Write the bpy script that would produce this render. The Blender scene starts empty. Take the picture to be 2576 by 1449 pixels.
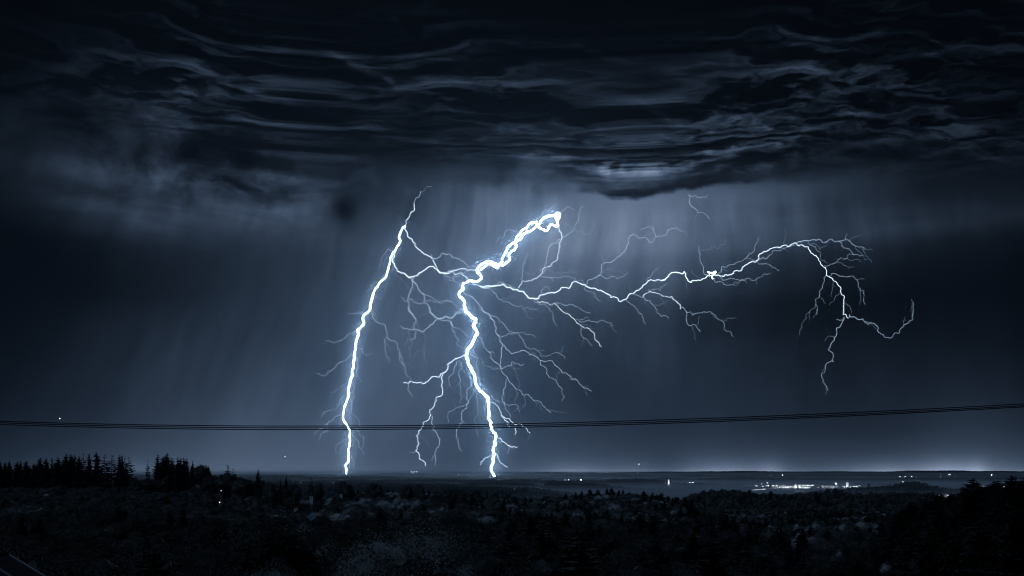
import bpy, math, random
import numpy as np

# ------------------------------------------------------------------ constants
F = 2528.0            # focal length in reference pixels (frame 2576 x 1449)
CX, HY = 1288.0, 1183.0   # image centre column and level-horizon row
R = math.radians
rng = random.Random(7)
nrng = np.random.RandomState(11)
sc = bpy.context.scene
col = sc.collection

def at(px, py, y):
    """world point at forward distance y (metres) seen in direction (px, py)"""
    return ((px - CX) / F * y, y, (HY - py) / F * y)

# ------------------------------------------------------------------ camera
cd = bpy.data.cameras.new("camera")
cam = bpy.data.objects.new("camera", cd)
col.objects.link(cam)
cam.location = (0, 0, 0)
cam.rotation_euler = (R(90), 0, 0)
cd.sensor_width = 36.0
cd.lens = 36.0 * F / 2576.0
cd.shift_y = (HY - 724.5) / 2576.0
cd.clip_start = 0.5
cd.clip_end = 90000
sc.camera = cam

# ------------------------------------------------------------------ exposure / render
sc.view_settings.view_transform = 'Standard'
sc.view_settings.look = 'None'
sc.view_settings.exposure = 0
sc.view_settings.gamma = 1
sc.view_settings.use_curve_mapping = False
cy = sc.cycles
cy.use_denoising = True
cy.max_bounces = 5
cy.diffuse_bounces = 2
cy.volume_bounces = 3
cy.filter_width = 1.15
cy.transparent_max_bounces = 8
cy.sample_clamp_indirect = 3.0
cy.sample_clamp_direct = 0.0

# ------------------------------------------------------------------ sky (storm sky)
world = bpy.data.worlds.new("World")
sc.world = world
world.use_nodes = True

# brightness the sky shows, by direction (rows: image rows, columns: image columns), display value 0-255
SX = [0,200,400,600,800,900,1000,1200,1400,1600,1800,2000,2200,2400,2576]
SY = [0,100,200,300,400,450,500,550,600,700,800,900,1000,1100,1180]
SV = np.array([
[ 8,10,12,14,14,14,14,14,14,13,13,12,12,12, 8],
[12,14,16,20,22,24,22,20,20,20,22,20,16,14, 8],
[16,22,25,20,20,18,22,22,24,24,24,22,16,14,10],
[20,32,34,30,18,20,25,24,24,28,30,26,22,18,12],
[28,38,36,30,30,34,28,36,36,42,36,34,30,26,20],
[30,40,45,50,50,58,42,70,78,78,54,42,36,28,20],
[22,45,55,78,60,66,50,92,98,104,90,75,55,42,28],
[16,40,62,82,62,66,64,104,124,128,98,74,54,38,22],
[10,22,38,48,58,66,78,104,118,112,82,60,42,30,17],
[ 8,16,30,38,54,70,84,98,96,80,60,38,24,18,12],
[ 8,22,38,44,60,76,84,88,72,55,40,25,18,20,12],
[12,32,46,50,64,80,84,84,62,48,42,34,28,30,18],
[20,40,52,60,70,82,80,78,58,44,42,38,36,40,26],
[36,50,64,72,76,80,78,68,60,50,52,50,42,60,40],
[50,66,82,88,88,90,86,80,100,85,110,85,100,115,80]], float)
SV[9:14, 3:10] *= 1.12
SV = SV * np.interp(SV, [0, 50, 90], [.88, .93, 1.0])
SKY_GAIN = 1.0
SVC = np.array([[4,6,9,11,10,10,10,10,10,9,10,10,10,10,6],
[9,11,13,17,19,21,19,16,16,17,20,18,14,12,6],
[13,20,23,17,16,12,17,17,19,20,21,20,14,12,8],
[17,30,32,27,11,13,19,15,16,24,27,24,20,16,10],
[26,37,34,27,25,29,19,28,28,39,34,32,29,25,19],
[28,39,44,49,48,57,36,69,79,81,54,41,35,27,19],
[19,44,55,82,60,66,44,96,101,111,98,79,56,42,27],
[12,39,64,88,62,65,57,106,127,137,106,78,55,38,21],
[4,18,36,46,56,61,69,99,120,119,87,61,42,29,15],
[4,7,26,39,57,73,85,96,106,94,57,34,21,16,8],
[4,17,36,46,61,77,85,78,71,58,33,19,13,18,7],
[5,30,47,55,67,84,88,76,55,50,40,33,27,30,16],
[13,41,55,72,81,92,86,69,50,44,41,39,37,43,26],
[36,54,71,91,92,91,89,62,63,56,55,54,44,67,43],
[54,75,96,102,98,94,90,78,114,98,131,100,119,138,94]])  #CALIB#

def build_sky():
    nt = world.node_tree
    N, L = nt.nodes, nt.links
    N.clear()
    def val(x):
        return x
    def link(a, sock):
        if isinstance(a, (int, float)): sock.default_value = a
        else: L.new(a, sock)
    def m(op, a, b=0.0, c=0.0, clamp=False):
        n = N.new('ShaderNodeMath'); n.operation = op; n.use_clamp = clamp
        link(a, n.inputs[0])
        if len(n.inputs) > 1: link(b, n.inputs[1])
        if len(n.inputs) > 2: link(c, n.inputs[2])
        return n.outputs[0]
    def sstep(x, e0, e1):
        n = N.new('ShaderNodeMapRange'); n.interpolation_type = 'SMOOTHSTEP'
        link(x, n.inputs['Value']); n.inputs['From Min'].default_value = e0; n.inputs['From Max'].default_value = e1
        return n.outputs['Result']
    def vec(x, y, z=0.0):
        n = N.new('ShaderNodeCombineXYZ'); link(x, n.inputs[0]); link(y, n.inputs[1]); link(z, n.inputs[2]); return n.outputs[0]
    def noise(v, scale, detail=5, rough=.5, dist=0.0, typ=None):
        n = N.new('ShaderNodeTexNoise'); n.noise_dimensions = '3D'
        if typ: n.noise_type = typ
        L.new(v, n.inputs['Vector']); n.inputs['Scale'].default_value = scale
        n.inputs['Detail'].default_value = detail; n.inputs['Roughness'].default_value = rough
        n.inputs['Distortion'].default_value = dist
        return n.outputs['Fac']
    def curve(x, pts):       # pts: (0..1, value 0..1)
        n = N.new('ShaderNodeFloatCurve'); c = n.mapping.curves[0]
        pts = sorted(pts)
        c.points[0].location = pts[0]; c.points[1].location = pts[-1]
        for p in pts[1:-1]: c.points.new(*p)
        n.mapping.update(); link(x, n.inputs['Value']); return n.outputs[0]
    def gauss(cu, cv, su, sv, px=None):
        a = m('DIVIDE', m('SUBTRACT', U, cu), su); b = m('DIVIDE', m('SUBTRACT', V, cv), sv)
        return m('EXPONENT', m('MULTIPLY', m('ADD', m('MULTIPLY', a, a), m('MULTIPLY', b, b)), -1.0))
    def gp(px, py, sx, sy):   # gaussian centred on a direction, sizes in the same units
        u = math.atan((px - CX) / F)
        return gauss(u, (HY - py) / F * math.cos(u), sx / F, sy / F)
    tc = N.new('ShaderNodeTexCoord')
    sp = N.new('ShaderNodeSeparateXYZ'); L.new(tc.outputs['Generated'], sp.inputs[0])
    x, y, z = sp.outputs
    h = m('MAXIMUM', m('SQRT', m('ADD', m('MULTIPLY', x, x), m('MULTIPLY', y, y))), 1e-4)
    U = m('ARCTAN2', x, y)
    V = m('DIVIDE', z, h)
    # --- smooth brightness: low-rank sum of curves in azimuth and elevation
    UU = np.linspace(-0.48, 0.48, 17); VV = np.linspace(0, 0.47, 17)
    tab = (SVC if SVC is not None else SV)
    tab = np.array(tab, float)
    def bil(px, py):
        ix = np.clip(np.searchsorted(SX, px) - 1, 0, len(SX) - 2); iy = np.clip(np.searchsorted(SY, py) - 1, 0, len(SY) - 2)
        fx = np.clip((px - SX[ix]) / (SX[ix + 1] - SX[ix]), 0, 1); fy = np.clip((py - SY[iy]) / (SY[iy + 1] - SY[iy]), 0, 1)
        return (tab[iy, ix] * (1 - fx) + tab[iy, ix + 1] * fx) * (1 - fy) + (tab[iy + 1, ix] * (1 - fx) + tab[iy + 1, ix + 1] * fx) * fy
    G = np.array([[bil(CX + F * math.tan(u), HY - F * v / math.cos(u)) for u in UU] for v in VV])
    Us, Ss, Vs = np.linalg.svd(G, full_matrices=False)
    tU = m('DIVIDE', m('ADD', U, 0.48), 0.96, clamp=True)
    tV = m('DIVIDE', V, 0.47, clamp=True)
    base = None
    for k in range(7):
        f = Vs[k]; g = Us[:, k] * Ss[k]
        fa, fb = f.min(), f.max(); ga, gb = g.min(), g.max()
        cf = curve(tU, [(i / 16, float((f[i] - fa) / (fb - fa))) for i in range(17)])
        cg = curve(tV, [(i / 16, float((g[i] - ga) / (gb - ga))) for i in range(17)])
        t = m('MULTIPLY', m('MULTIPLY_ADD', cf, float(fb - fa), float(fa)), m('MULTIPLY_ADD', cg, float(gb - ga), float(ga)))
        base = t if base is None else m('ADD', base, t)
    base = m('MAXIMUM', base, 3.0)
    # --- cloud deck: noise laid out on a level sheet high above the land
    zz = m('ADD', m('MAXIMUM', V, 0.0), 0.10)
    sx_ = m('DIVIDE', m('SINE', U), zz); sy_ = m('DIVIDE', m('COSINE', U), zz)
    # the rolls run down to the right on the left half and nearly level on the right half
    k_ = sstep(U, -.30, .22)
    A = m('MULTIPLY', m('SUBTRACT', 1.0, k_), R(34)); A = m('SUBTRACT', A, R(4))
    ca = m('COSINE', A); sa = m('SINE', A)
    q1 = m('ADD', m('MULTIPLY', ca, sx_), m('MULTIPLY', sa, sy_)); q2 = m('SUBTRACT', m('MULTIPLY', ca, sy_), m('MULTIPLY', sa, sx_))
    warp1 = noise(vec(m('MULTIPLY', q1, .8), q2, 3.1), 2.0, 3, .5)
    warp2 = noise(vec(m('MULTIPLY', q1, .8), q2, 9.7), 2.4, 4, .55)
    wx = m('ADD', q1, m('MULTIPLY', m('SUBTRACT', warp1, .5), .55))
    wy = m('ADD', q2, m('MULTIPLY', m('SUBTRACT', warp2, .5), .48))
    w3 = noise(vec(m('MULTIPLY', q1, 1.2), m('MULTIPLY', q2, 1.6), 17.0), 7.0, 4, .6)
    w4 = noise(vec(m('MULTIPLY', q1, 1.2), m('MULTIPLY', q2, 1.6), 27.0), 7.0, 4, .6)
    wx = m('ADD', wx, m('MULTIPLY', m('SUBTRACT', w3, .5), .22)); wy = m('ADD', wy, m('MULTIPLY', m('SUBTRACT', w4, .5), .15))
    P1 = vec(m('MULTIPLY', wx, 1.25), m('MULTIPLY', wy, 2.0), 3.9)
    P2 = vec(m('MULTIPLY', wx, 1.25), m('MULTIPLY_ADD', wy, 2.0, -.055), 3.9)
    n1 = noise(P1, 4.6, 9, .56)
    n2 = noise(P2, 4.6, 9, .56)
    relief = m('MULTIPLY', m('SUBTRACT', n1, n2), 11.5)
    body = m('MULTIPLY', m('SUBTRACT', noise(vec(wx, m('MULTIPLY', wy, 1.7), 45.0), 1.7, 6, .55), .5), 2.6)
    P3 = vec(m('MULTIPLY', wx, .55), m('MULTIPLY', wy, 1.9), 7.7)
    rid = m('SUBTRACT', 1.0, m('MULTIPLY', m('ABSOLUTE', m('SUBTRACT', noise(P3, 2.2, 5, .5), .5)), 11.0), clamp=True)
    rid = m('MULTIPLY', m('POWER', rid, 1.6), .75)
    patch = sstep(noise(vec(m('MULTIPLY', sx_, 1.1), sy_, 12.0), 1.1, 3, .5), .36, .62)
    deck = m('ADD', m('ADD', m('MULTIPLY', m('ADD', relief, rid), m('MULTIPLY_ADD', patch, .8, .3)), body), .80)
    deck = m('MAXIMUM', deck, .16)
    # a few long rolls that stand out from the rest
    def cu(px): return (math.atan((px - CX) / F) + 0.48) / 0.96
    def cv(px, py): return (HY - py) / F * math.cos(math.atan((px - CX) / F)) / 0.47
    wob = m('MULTIPLY', m('SUBTRACT', noise(vec(m('MULTIPLY', U, 1.0), V, 15.0), 14, 5, .55), .5), .05)
    mod = sstep(noise(vec(U, m('MULTIPLY', V, 2.0), 16.0), 16, 4, .6), .34, .66)
    for pts_, amp_, sg_ in (([(250,75),(480,42),(640,78),(760,112),(900,178),(1100,262),(1300,335),(1480,372)], 1.3, .0050),
                       ([(300,205),(560,235),(740,262),(900,300),(1060,335),(1250,372),(1400,402),(1520,410)], .9, .0045),
                       ([(500,150),(640,122),(800,135),(950,210),(1100,225),(1250,205),(1420,240)], .8, .0040),
                       ([(1150,90),(1400,118),(1600,165),(1800,172),(2050,215)], .9, .0042),
                       ([(1380,250),(1560,262),(1760,300),(1950,292),(2200,330),(2400,335)], .8, .0036),
                       ([(1500,352),(1700,338),(1900,362),(2100,350),(2350,385)], .8, .0032)):
        vr = m('ADD', m('MULTIPLY', curve(tU, [(cu(a), cv(a, b)) for a, b in pts_]), .47), wob)
        dd = m('SUBTRACT', V, vr)
        up_ = m('EXPONENT', m('MULTIPLY', m('POWER', m('ABSOLUTE', m('DIVIDE', dd, sg_)), 1.5), -1.0))
        dk_ = m('EXPONENT', m('MULTIPLY', m('POWER', m('DIVIDE', m('ADD', dd, sg_ * 2.6), sg_ * 2.2), 2.0), -1.0))
        ends = m('MULTIPLY', sstep(U, math.atan((pts_[0][0] - CX) / F) - .01, math.atan((pts_[0][0] - CX) / F) + .06), m('SUBTRACT', 1.0, sstep(U, math.atan((pts_[-1][0] - CX) / F) - .08, math.atan((pts_[-1][0] - CX) / F))))
        ends = m('MULTIPLY', ends, mod)
        deck = m('ADD', deck, m('MULTIPLY', m('SUBTRACT', m('MULTIPLY', up_, amp_), m('MULTIPLY', dk_, .35)), ends))
    deck = m('MAXIMUM', deck, .16)
    # lower rim of the deck, by azimuth
    def cu(px): return (math.atan((px - CX) / F) + 0.48) / 0.96
    def cv(px, py): return (HY - py) / F * math.cos(math.atan((px - CX) / F)) / 0.47
    rim = curve(tU, [(cu(a), cv(a, b)) for a, b in [(0,330),(300,340),(560,400),(700,440),(850,455),(950,420),(1050,430),(1200,420),(1300,425),(1400,448),(1460,478),(1520,500),(1600,501),(1700,487),(1780,474),(1860,464),(2000,462),(2300,455),(2576,445)]])
    rim = m('MULTIPLY', rim, 0.47)
    edn = noise(vec(m('MULTIPLY', U, 1.0), m('MULTIPLY', V, 1.6), 1.7), 38, 5, .6)
    dv = m('ADD', m('SUBTRACT', V, rim), m('MULTIPLY', m('SUBTRACT', edn, .5), .016))
    soft = sstep(dv, -.006, .05)
    sharpL = m('MULTIPLY', sstep(U, math.atan((1400 - CX) / F), math.atan((1570 - CX) / F)), m('SUBTRACT', 1.0, sstep(U, math.atan((1700 - CX) / F), math.atan((2150 - CX) / F))))
    sharpL = m('MAXIMUM', sharpL, m('MULTIPLY', gp(700, 440, 200, 90), .6))
    hard = m('MULTIPLY', sstep(dv, -.001, .005), sharpL)
    hard = m('MULTIPLY', hard, m('SUBTRACT', 1.0, sstep(dv, .006, .024)))
    deckmask = m('MAXIMUM', m('MULTIPLY', soft, m('SUBTRACT', 1.0, m('MULTIPLY', gp(250, 560, 420, 230), .9))), 0.0)
    fac = m('ADD', m('MULTIPLY', m('MULTIPLY', deckmask, m('MULTIPLY_ADD', sstep(U, -.44, -.22), .55, .45)), m('SUBTRACT', deck, 1.0)), 1.0)
    fac = m('MULTIPLY', fac, m('SUBTRACT', 1.0, m('MULTIPLY', hard, .72)))
    # --- ragged scud under the deck on the left
    S1 = vec(m('MULTIPLY', U, 1.0), m('MULTIPLY', V, 1.5), 4.0)
    sn = noise(S1, 13, 9, .6, .35)
    scudm = m('ADD', m('ADD', gp(600, 430, 330, 85), m('MULTIPLY', gp(330, 330, 260, 110), .5)), m('MULTIPLY', gp(1350, 420, 160, 60), .6))
    scudm = m('MINIMUM', scudm, 1.0)
    scud = m('MULTIPLY', m('SUBTRACT', sn, .5), 5.2)
    fac = m('MULTIPLY', fac, m('MAXIMUM', m('ADD', 1.0, m('MULTIPLY', scudm, scud)), .25))
    # --- long flat streaks of cloud lower left
    ls = noise(vec(m('MULTIPLY', U, 1.0), m('MULTIPLY', V, 5.0), 2.0), 6, 6, .55, .4)
    lsm = m('MINIMUM', m('ADD', gp(350, 520, 420, 110), m('MULTIPLY', gp(2250, 520, 400, 60), .5)), 1.0)
    fac = m('MULTIPLY', fac, m('ADD', 1.0, m('MULTIPLY', m('MULTIPLY', m('SUBTRACT', ls, .5), 1.6), lsm)))
    # --- rain curtains: near-vertical shafts leaning a little
    lean = m('ADD', U, m('MULTIPLY', V, m('MULTIPLY_ADD', U, .75, -.16)))
    lean = m('ADD', lean, m('MULTIPLY', noise(vec(U, V, 6.0), 7, 3, .5), .035))
    r1 = noise(vec(lean, m('MULTIPLY', V, .22), 5.0), 22, 5, .6)
    r2 = noise(vec(lean, m('MULTIPLY', V, .05), 8.0), 95, 3, .5)
    under = m('SUBTRACT', 1.0, sstep(dv, -.03, .01))
    rainv = m('ADD', m('MULTIPLY', m('SUBTRACT', r1, .5), .85), m('MULTIPLY', m('SUBTRACT', r2, .5), m('MULTIPLY', gp(1150, 560, 330, 170), .26)))
    fade = m('MULTIPLY', under, sstep(V, .0, .11))
    fac = m('MULTIPLY', fac, m('ADD', 1.0, m('MULTIPLY', rainv, fade)))
    # torn, backlit gap in the deck right of centre
    gn = noise(vec(U, m('MULTIPLY', V, 1.6), 21.0), 34, 8, .62, .4)
    gap = m('MULTIPLY', m('ADD', gp(1640, 422, 150, 20), gp(1530, 412, 60, 18)), sstep(gn, .38, .62))
    gap = m('ADD', gap, m('MULTIPLY', gp(1370, 392, 34, 20), sstep(gn, .45, .6)))
    fac = m('ADD', fac, m('MULTIPLY', gap, .8))
    # round lens smudge left of the bolt, drawn as a soft dark spot
    fac = m('MULTIPLY', fac, m('SUBTRACT', 1.0, m('MULTIPLY', gp(867, 525, 32, 34), .78)))
    fac = m('MULTIPLY', fac, m('SUBTRACT', 1.0, m('MULTIPLY', gp(1468, 479, 18, 7), .35)))
    # --- light domes of far towns on the horizon
    dom = m('MULTIPLY', gp(1440, 1190, 80, 34), .30)
    for a, s, w in [(1592, 60, .28), (1830, 90, .35), (1940, 34, .40), (2170, 60, .20), (2240, 40, .22), (2385, 70, .45), (2460, 24, .3), (90, 60, .1), (345, 30, .15), (1060, 40, .12)]:
        dom = m('ADD', dom, m('MULTIPLY', gp(a, 1188, s, 34), w))
    dv_ = m('MULTIPLY', m('MULTIPLY', base, fac), m('ADD', 1.0, m('MULTIPLY', dom, .85)))
    lin = m('POWER', m('MULTIPLY', m('DIVIDE', dv_, 255.0), SKY_GAIN), 2.2)
    below = sstep(V, -.03, -.005)
    lin = m('MULTIPLY', lin, m('MAXIMUM', below, .02))
    # colour: deep blue-grey when dark, paler blue when bright
    rr = m('MULTIPLY', lin, m('MINIMUM', m('MULTIPLY_ADD', lin, .6, .62), .78)); bb = m('MULTIPLY', lin, m('MAXIMUM', m('MULTIPLY_ADD', lin, -1.0, 1.68), 1.4))
    cc = N.new('ShaderNodeCombineColor'); L.new(rr, cc.inputs[0]); L.new(lin, cc.inputs[1]); L.new(bb, cc.inputs[2])
    bg1 = N.new('ShaderNodeBackground'); L.new(cc.outputs[0], bg1.inputs[0]); bg1.inputs[1].default_value = 1.0
    out = N.new('ShaderNodeOutputWorld'); L.new(bg1.outputs[0], out.inputs[0])
build_sky()

# faint cold light of the flashing cloud overhead and behind the camera
sl = bpy.data.lights.new("sun", 'SUN'); sl.energy = SUN_E = 0.46; sl.angle = R(35); sl.color = (.40, .60, 1)
so = bpy.data.objects.new("sun", sl); col.objects.link(so); so.rotation_euler = (R(40), 0, R(-50))

# ------------------------------------------------------------------ helpers
def tag(o, label=None, cat=None, group=None, kind=None):
    if label: o['label'] = label
    if cat: o['category'] = cat
    if group: o['group'] = group
    if kind: o['kind'] = kind
    return o

def mesh(name, verts, faces, mat=None, smooth=False):
    me = bpy.data.meshes.new(name)
    verts = np.asarray(verts, dtype=np.float32)
    if isinstance(faces, np.ndarray):
        k = faces.shape[1]; n = faces.shape[0]
        me.vertices.add(len(verts)); me.vertices.foreach_set('co', verts.ravel())
        me.loops.add(n * k); me.loops.foreach_set('vertex_index', faces.astype(np.int32).ravel())
        me.polygons.add(n); me.polygons.foreach_set('loop_start', np.arange(0, n * k, k, dtype=np.int32))
        me.polygons.foreach_set('loop_total', np.full(n, k, dtype=np.int32))
        me.update(calc_edges=True); me.validate()
    else:
        me.from_pydata([tuple(map(float, v)) for v in verts], [], faces); me.update()
    if mat: me.materials.append(mat)
    if smooth: me.polygons.foreach_set('use_smooth', [True] * len(me.polygons))
    return me

def obj(name, me, parent=None, loc=None, rotz=0):
    o = bpy.data.objects.new(name, me); col.objects.link(o)
    if parent: o.parent = parent
    if loc is not None: o.location = loc
    if rotz: o.rotation_euler = (0, 0, rotz)
    return o

def material(name, color, rough=.8, noise_amt=0.0, noise_scale=1.0, rand=0.0, trans=0.0, emit=None, estr=0.0, spec=.2):
    m = bpy.data.materials.new(name); m.use_nodes = True
    nt = m.node_tree; N, L = nt.nodes, nt.links
    b = N['Principled BSDF']
    b.inputs['Roughness'].default_value = rough
    b.inputs['Specular IOR Level'].default_value = spec
    b.inputs['Base Color'].default_value = (*color, 1)
    src = None
    if noise_amt > 0:
        tc = N.new('ShaderNodeTexCoord'); nz = N.new('ShaderNodeTexNoise'); nz.inputs['Scale'].default_value = noise_scale
        nz.inputs['Detail'].default_value = 5
        L.new(tc.outputs['Object'], nz.inputs['Vector'])
        mr = N.new('ShaderNodeMapRange'); L.new(nz.outputs['Fac'], mr.inputs['Value'])
        mr.inputs['From Min'].default_value = .3; mr.inputs['From Max'].default_value = .7
        mr.inputs['To Min'].default_value = 1 - noise_amt; mr.inputs['To Max'].default_value = 1 + noise_amt
        src = mr.outputs['Result']
    if rand > 0:
        oi = N.new('ShaderNodeObjectInfo'); mr = N.new('ShaderNodeMapRange'); L.new(oi.outputs['Random'], mr.inputs['Value'])
        mr.inputs['To Min'].default_value = 1 - rand; mr.inputs['To Max'].default_value = 1 + rand
        if src is None: src = mr.outputs['Result']
        else:
            mm = N.new('ShaderNodeMath'); mm.operation = 'MULTIPLY'; L.new(src, mm.inputs[0]); L.new(mr.outputs['Result'], mm.inputs[1]); src = mm.outputs[0]
    if src is not None:
        vm = N.new('ShaderNodeVectorMath'); vm.operation = 'SCALE'; vm.inputs[0].default_value = color; L.new(src, vm.inputs['Scale'])
        L.new(vm.outputs[0], b.inputs['Base Color'])
    if emit:
        b.inputs['Emission Color'].default_value = (*emit, 1); b.inputs['Emission Strength'].default_value = estr
    return m

# ------------------------------------------------------------------ materials
M = {}
M['needle'] = material('spruce needles', (.02, .028, .025), .75, .35, .5, .3)
M['bark'] = material('bark', (.05, .04, .035), .9, .4, 3)
M['leaf'] = material('broad leaves', (.058, .070, .060), .6, .45, .35, .45)
M['leaf_dark'] = material('shaded broad leaves', (.026, .032, .028), .6, .3, .35, .6)  # darker copy of the leaves, gloom of the near woods put into the colour
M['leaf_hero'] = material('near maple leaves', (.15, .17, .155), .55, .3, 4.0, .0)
M['leaf_pale'] = material('pale willow leaves', (.28, .31, .30), .6, .4, .4, .25)
M['leaf_mid'] = material('greyish haze-toned leaves', (.095, .11, .10), .6, .45, .4, .3)  # lighter copy, also carries the haze of farther slopes in its colour
M['ground'] = material('forest floor and meadow', (.035, .042, .028), .95, .5, .01)
M['tile'] = material('dark roof tiles', (.018, .018, .02), .8, .3, 6)
M['metal'] = material('zinc verge trim', (.22, .24, .27), .5, .1, 8)
M['wire'] = material('black cable sheath', (.012, .012, .013), .6, .1, 20)
M['white'] = material('white limewash', (.75, .75, .72), .8, .12, 2)
M['render_'] = material('grey render', (.4, .4, .38), .85, .15, 2)
M['darkwin'] = material('dark window glass', (.02, .022, .025), .15, .1, 3)
M['roofgrey'] = material('grey roof sheet', (.16, .165, .17), .6, .2, .5)
M['steel'] = material('galvanised steel', (.35, .36, .37), .5, .1, 5)
M['copper'] = material('dark copper dome', (.07, .08, .075), .5, .3, 3)

def emitter(name, strength, color=(.72, .86, 1.0), light=False):
    m = bpy.data.materials.new(name); m.use_nodes = True
    nt = m.node_tree; nt.nodes.clear()
    e = nt.nodes.new('ShaderNodeEmission'); e.inputs[0].default_value = (*color, 1); e.inputs[1].default_value = strength
    o = nt.nodes.new('ShaderNodeOutputMaterial'); nt.links.new(e.outputs[0], o.inputs[0])
    m.cycles.emission_sampling = 'AUTO' if light else 'NONE'
    return m

# ------------------------------------------------------------------ terrain
# each ring: forward distance, tree height, canopy-top profile as (image column, image row)
RINGS = [
 (190, 20, [(0,1420),(500,1440),(650,1440),(770,1420),(900,1430),(1100,1430),(1250,1470),(1500,1490),(2100,1500),(2250,1430),(2400,1360),(2576,1290)]),
 (300, 20, [(0,1345),(640,1365),(1000,1350),(1288,1355),(1500,1365),(1932,1390),(2100,1400),(2200,1370),(2250,1325),(2300,1285),(2400,1255),(2500,1232),(2576,1215)]),
 (450, 20, [(0,1290),(300,1285),(640,1300),(900,1295),(1288,1305),(1600,1318),(1750,1305),(1932,1345),(2200,1335),(2300,1280),(2450,1240),(2576,1222)]),
 (700, 18, [(0,1243),(400,1240),(640,1265),(700,1285),(800,1288),(850,1262),(900,1255),(1150,1250),(1288,1272),(1600,1285),(1932,1310),(2230,1310),(2400,1275),(2576,1250)]),
 (950, 12, [(0,1212),(330,1212),(345,1230),(500,1222),(650,1235),(700,1258),(800,1258),(850,1236),(1050,1232),(1150,1240),(1260,1250),(1320,1264),(1400,1252),(1480,1245),(1530,1239),(1600,1242),(1650,1250),(1730,1260),(1770,1288),(1900,1292),(2200,1292),(2576,1278)]),
 (1400,16, [(0,1235),(1288,1268),(1400,1266),(1700,1276),(1932,1290),(2005,1291),(2020,1279),(2100,1281),(2254,1286),(2290,1276),(2340,1272),(2400,1287),(2576,1290)]),
 (1800,5,  [(0,1240),(1288,1275),(1932,1296),(2576,1296)]),
 (2400,16, [(0,1232),(1288,1252),(1730,1265),(1750,1243),(1790,1233),(1850,1232),(1890,1241),(1980,1243),(2060,1239),(2110,1237),(2180,1245),(2260,1240),(2310,1238),(2380,1249),(2576,1258)]),
 (3100,5,  [(0,1235),(1000,1240),(1288,1262),(1500,1262),(1700,1260),(1932,1262),(2576,1260)]),
 (3600,16, [(0,1222),(900,1222),(1100,1224),(1200,1228),(1288,1234),(1400,1244),(1480,1255),(1600,1258),(1932,1257),(2576,1258)]),
 (4600,16, [(0,1214),(1000,1216),(1240,1222),(1340,1226),(1480,1240),(1700,1246),(1932,1248),(2040,1238),(2100,1227),(2250,1222),(2270,1215),(2290,1210),(2310,1212),(2340,1220),(2380,1227),(2450,1226),(2576,1228)]),
 (5200,5,  [(0,1220),(1200,1224),(1500,1240),(1750,1234),(1932,1234),(2576,1238)]),
 (5700,14, [(0,1212),(900,1211),(1150,1214),(1288,1212),(1330,1213),(1345,1219),(1362,1222),(1390,1212),(1500,1214),(1560,1222),(1700,1231),(1800,1231),(2100,1230),(2300,1232),(2576,1234)]),
 (6300,4,  [(0,1216),(1288,1222),(1500,1224),(1750,1227),(1932,1227),(2200,1225),(2576,1228)]),
 (7200,16, [(0,1207),(900,1206),(1288,1204),(1400,1206),(1520,1207),(1570,1204),(1600,1203),(1660,1208),(1700,1213),(1800,1216),(1932,1219),(2200,1217),(2576,1220)]),
 (8000,5,  [(0,1210),(1288,1212),(2576,1214)]),
 (9200,16, [(0,1202),(340,1197),(600,1199),(700,1196),(850,1198),(890,1196),(1100,1199),(1240,1199.5),(1290,1200),(1400,1203),(1932,1202),(2576,1201)]),
 (11000,5, [(0,1205),(1288,1206),(2576,1205)]),
 (13000,15,[(0,1197),(900,1193),(960,1190.5),(1040,1191),(1100,1194),(1288,1195),(1700,1194),(2576,1193)]),
 (16000,5, [(0,1198),(2576,1196)]),
 (20000,15,[(0,1192),(800,1193),(1000,1191),(1250,1190),(1288,1189),(1400,1188.5),(1700,1187),(1900,1186),(2300,1185),(2400,1184.5),(2576,1185.5)]),
 (24000,5, [(0,1194),(2576,1190)]),
]
RD = np.array([0, 20, 60, 120] + [r[0] for r in RINGS] + [30000.0])
def ring_ground(px, wig=True):
    """ground heights at every ring for image columns px (array)"""
    out = np.zeros((len(RD), len(px)))
    for i, zv in enumerate([-9, -10, -16, -28]): out[i] = zv
    for i, (yy, th, prof) in enumerate(RINGS):
        xs = [p[0] for p in prof]; ys = [p[1] for p in prof]
        wg = sum(a * np.sin(px * f_ + ph + i * 1.7) for a, f_, ph in ((.9, .011, 1.), (.7, .027, 2.), (.45, .061, .3), (.3, .13, 4.)))
        if th > 10: wg = wg * (1.0 if yy > 6000 else (1.3 if yy > 2000 else .0))
        else: wg = 0
        out[4 + i] = -(np.interp(px, xs, ys) + wg - HY) / F * yy - th - (42 if th <= 5 and yy < 12000 else 0)
    out[-1] = -260
    return out
def ground_z(px, yy):
    """px, yy arrays of the same length"""
    px = np.clip(np.asarray(px, float), 0, 2576); yy = np.asarray(yy, float)
    g = ring_ground(px)
    i = np.clip(np.searchsorted(RD, yy) - 1, 0, len(RD) - 2)
    f = np.clip((yy - RD[i]) / (RD[i + 1] - RD[i]), 0, 1)
    f = f * f * (3 - 2 * f)
    k = np.arange(len(px))
    return g[i, k] * (1 - f) + g[i + 1, k] * f

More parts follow.
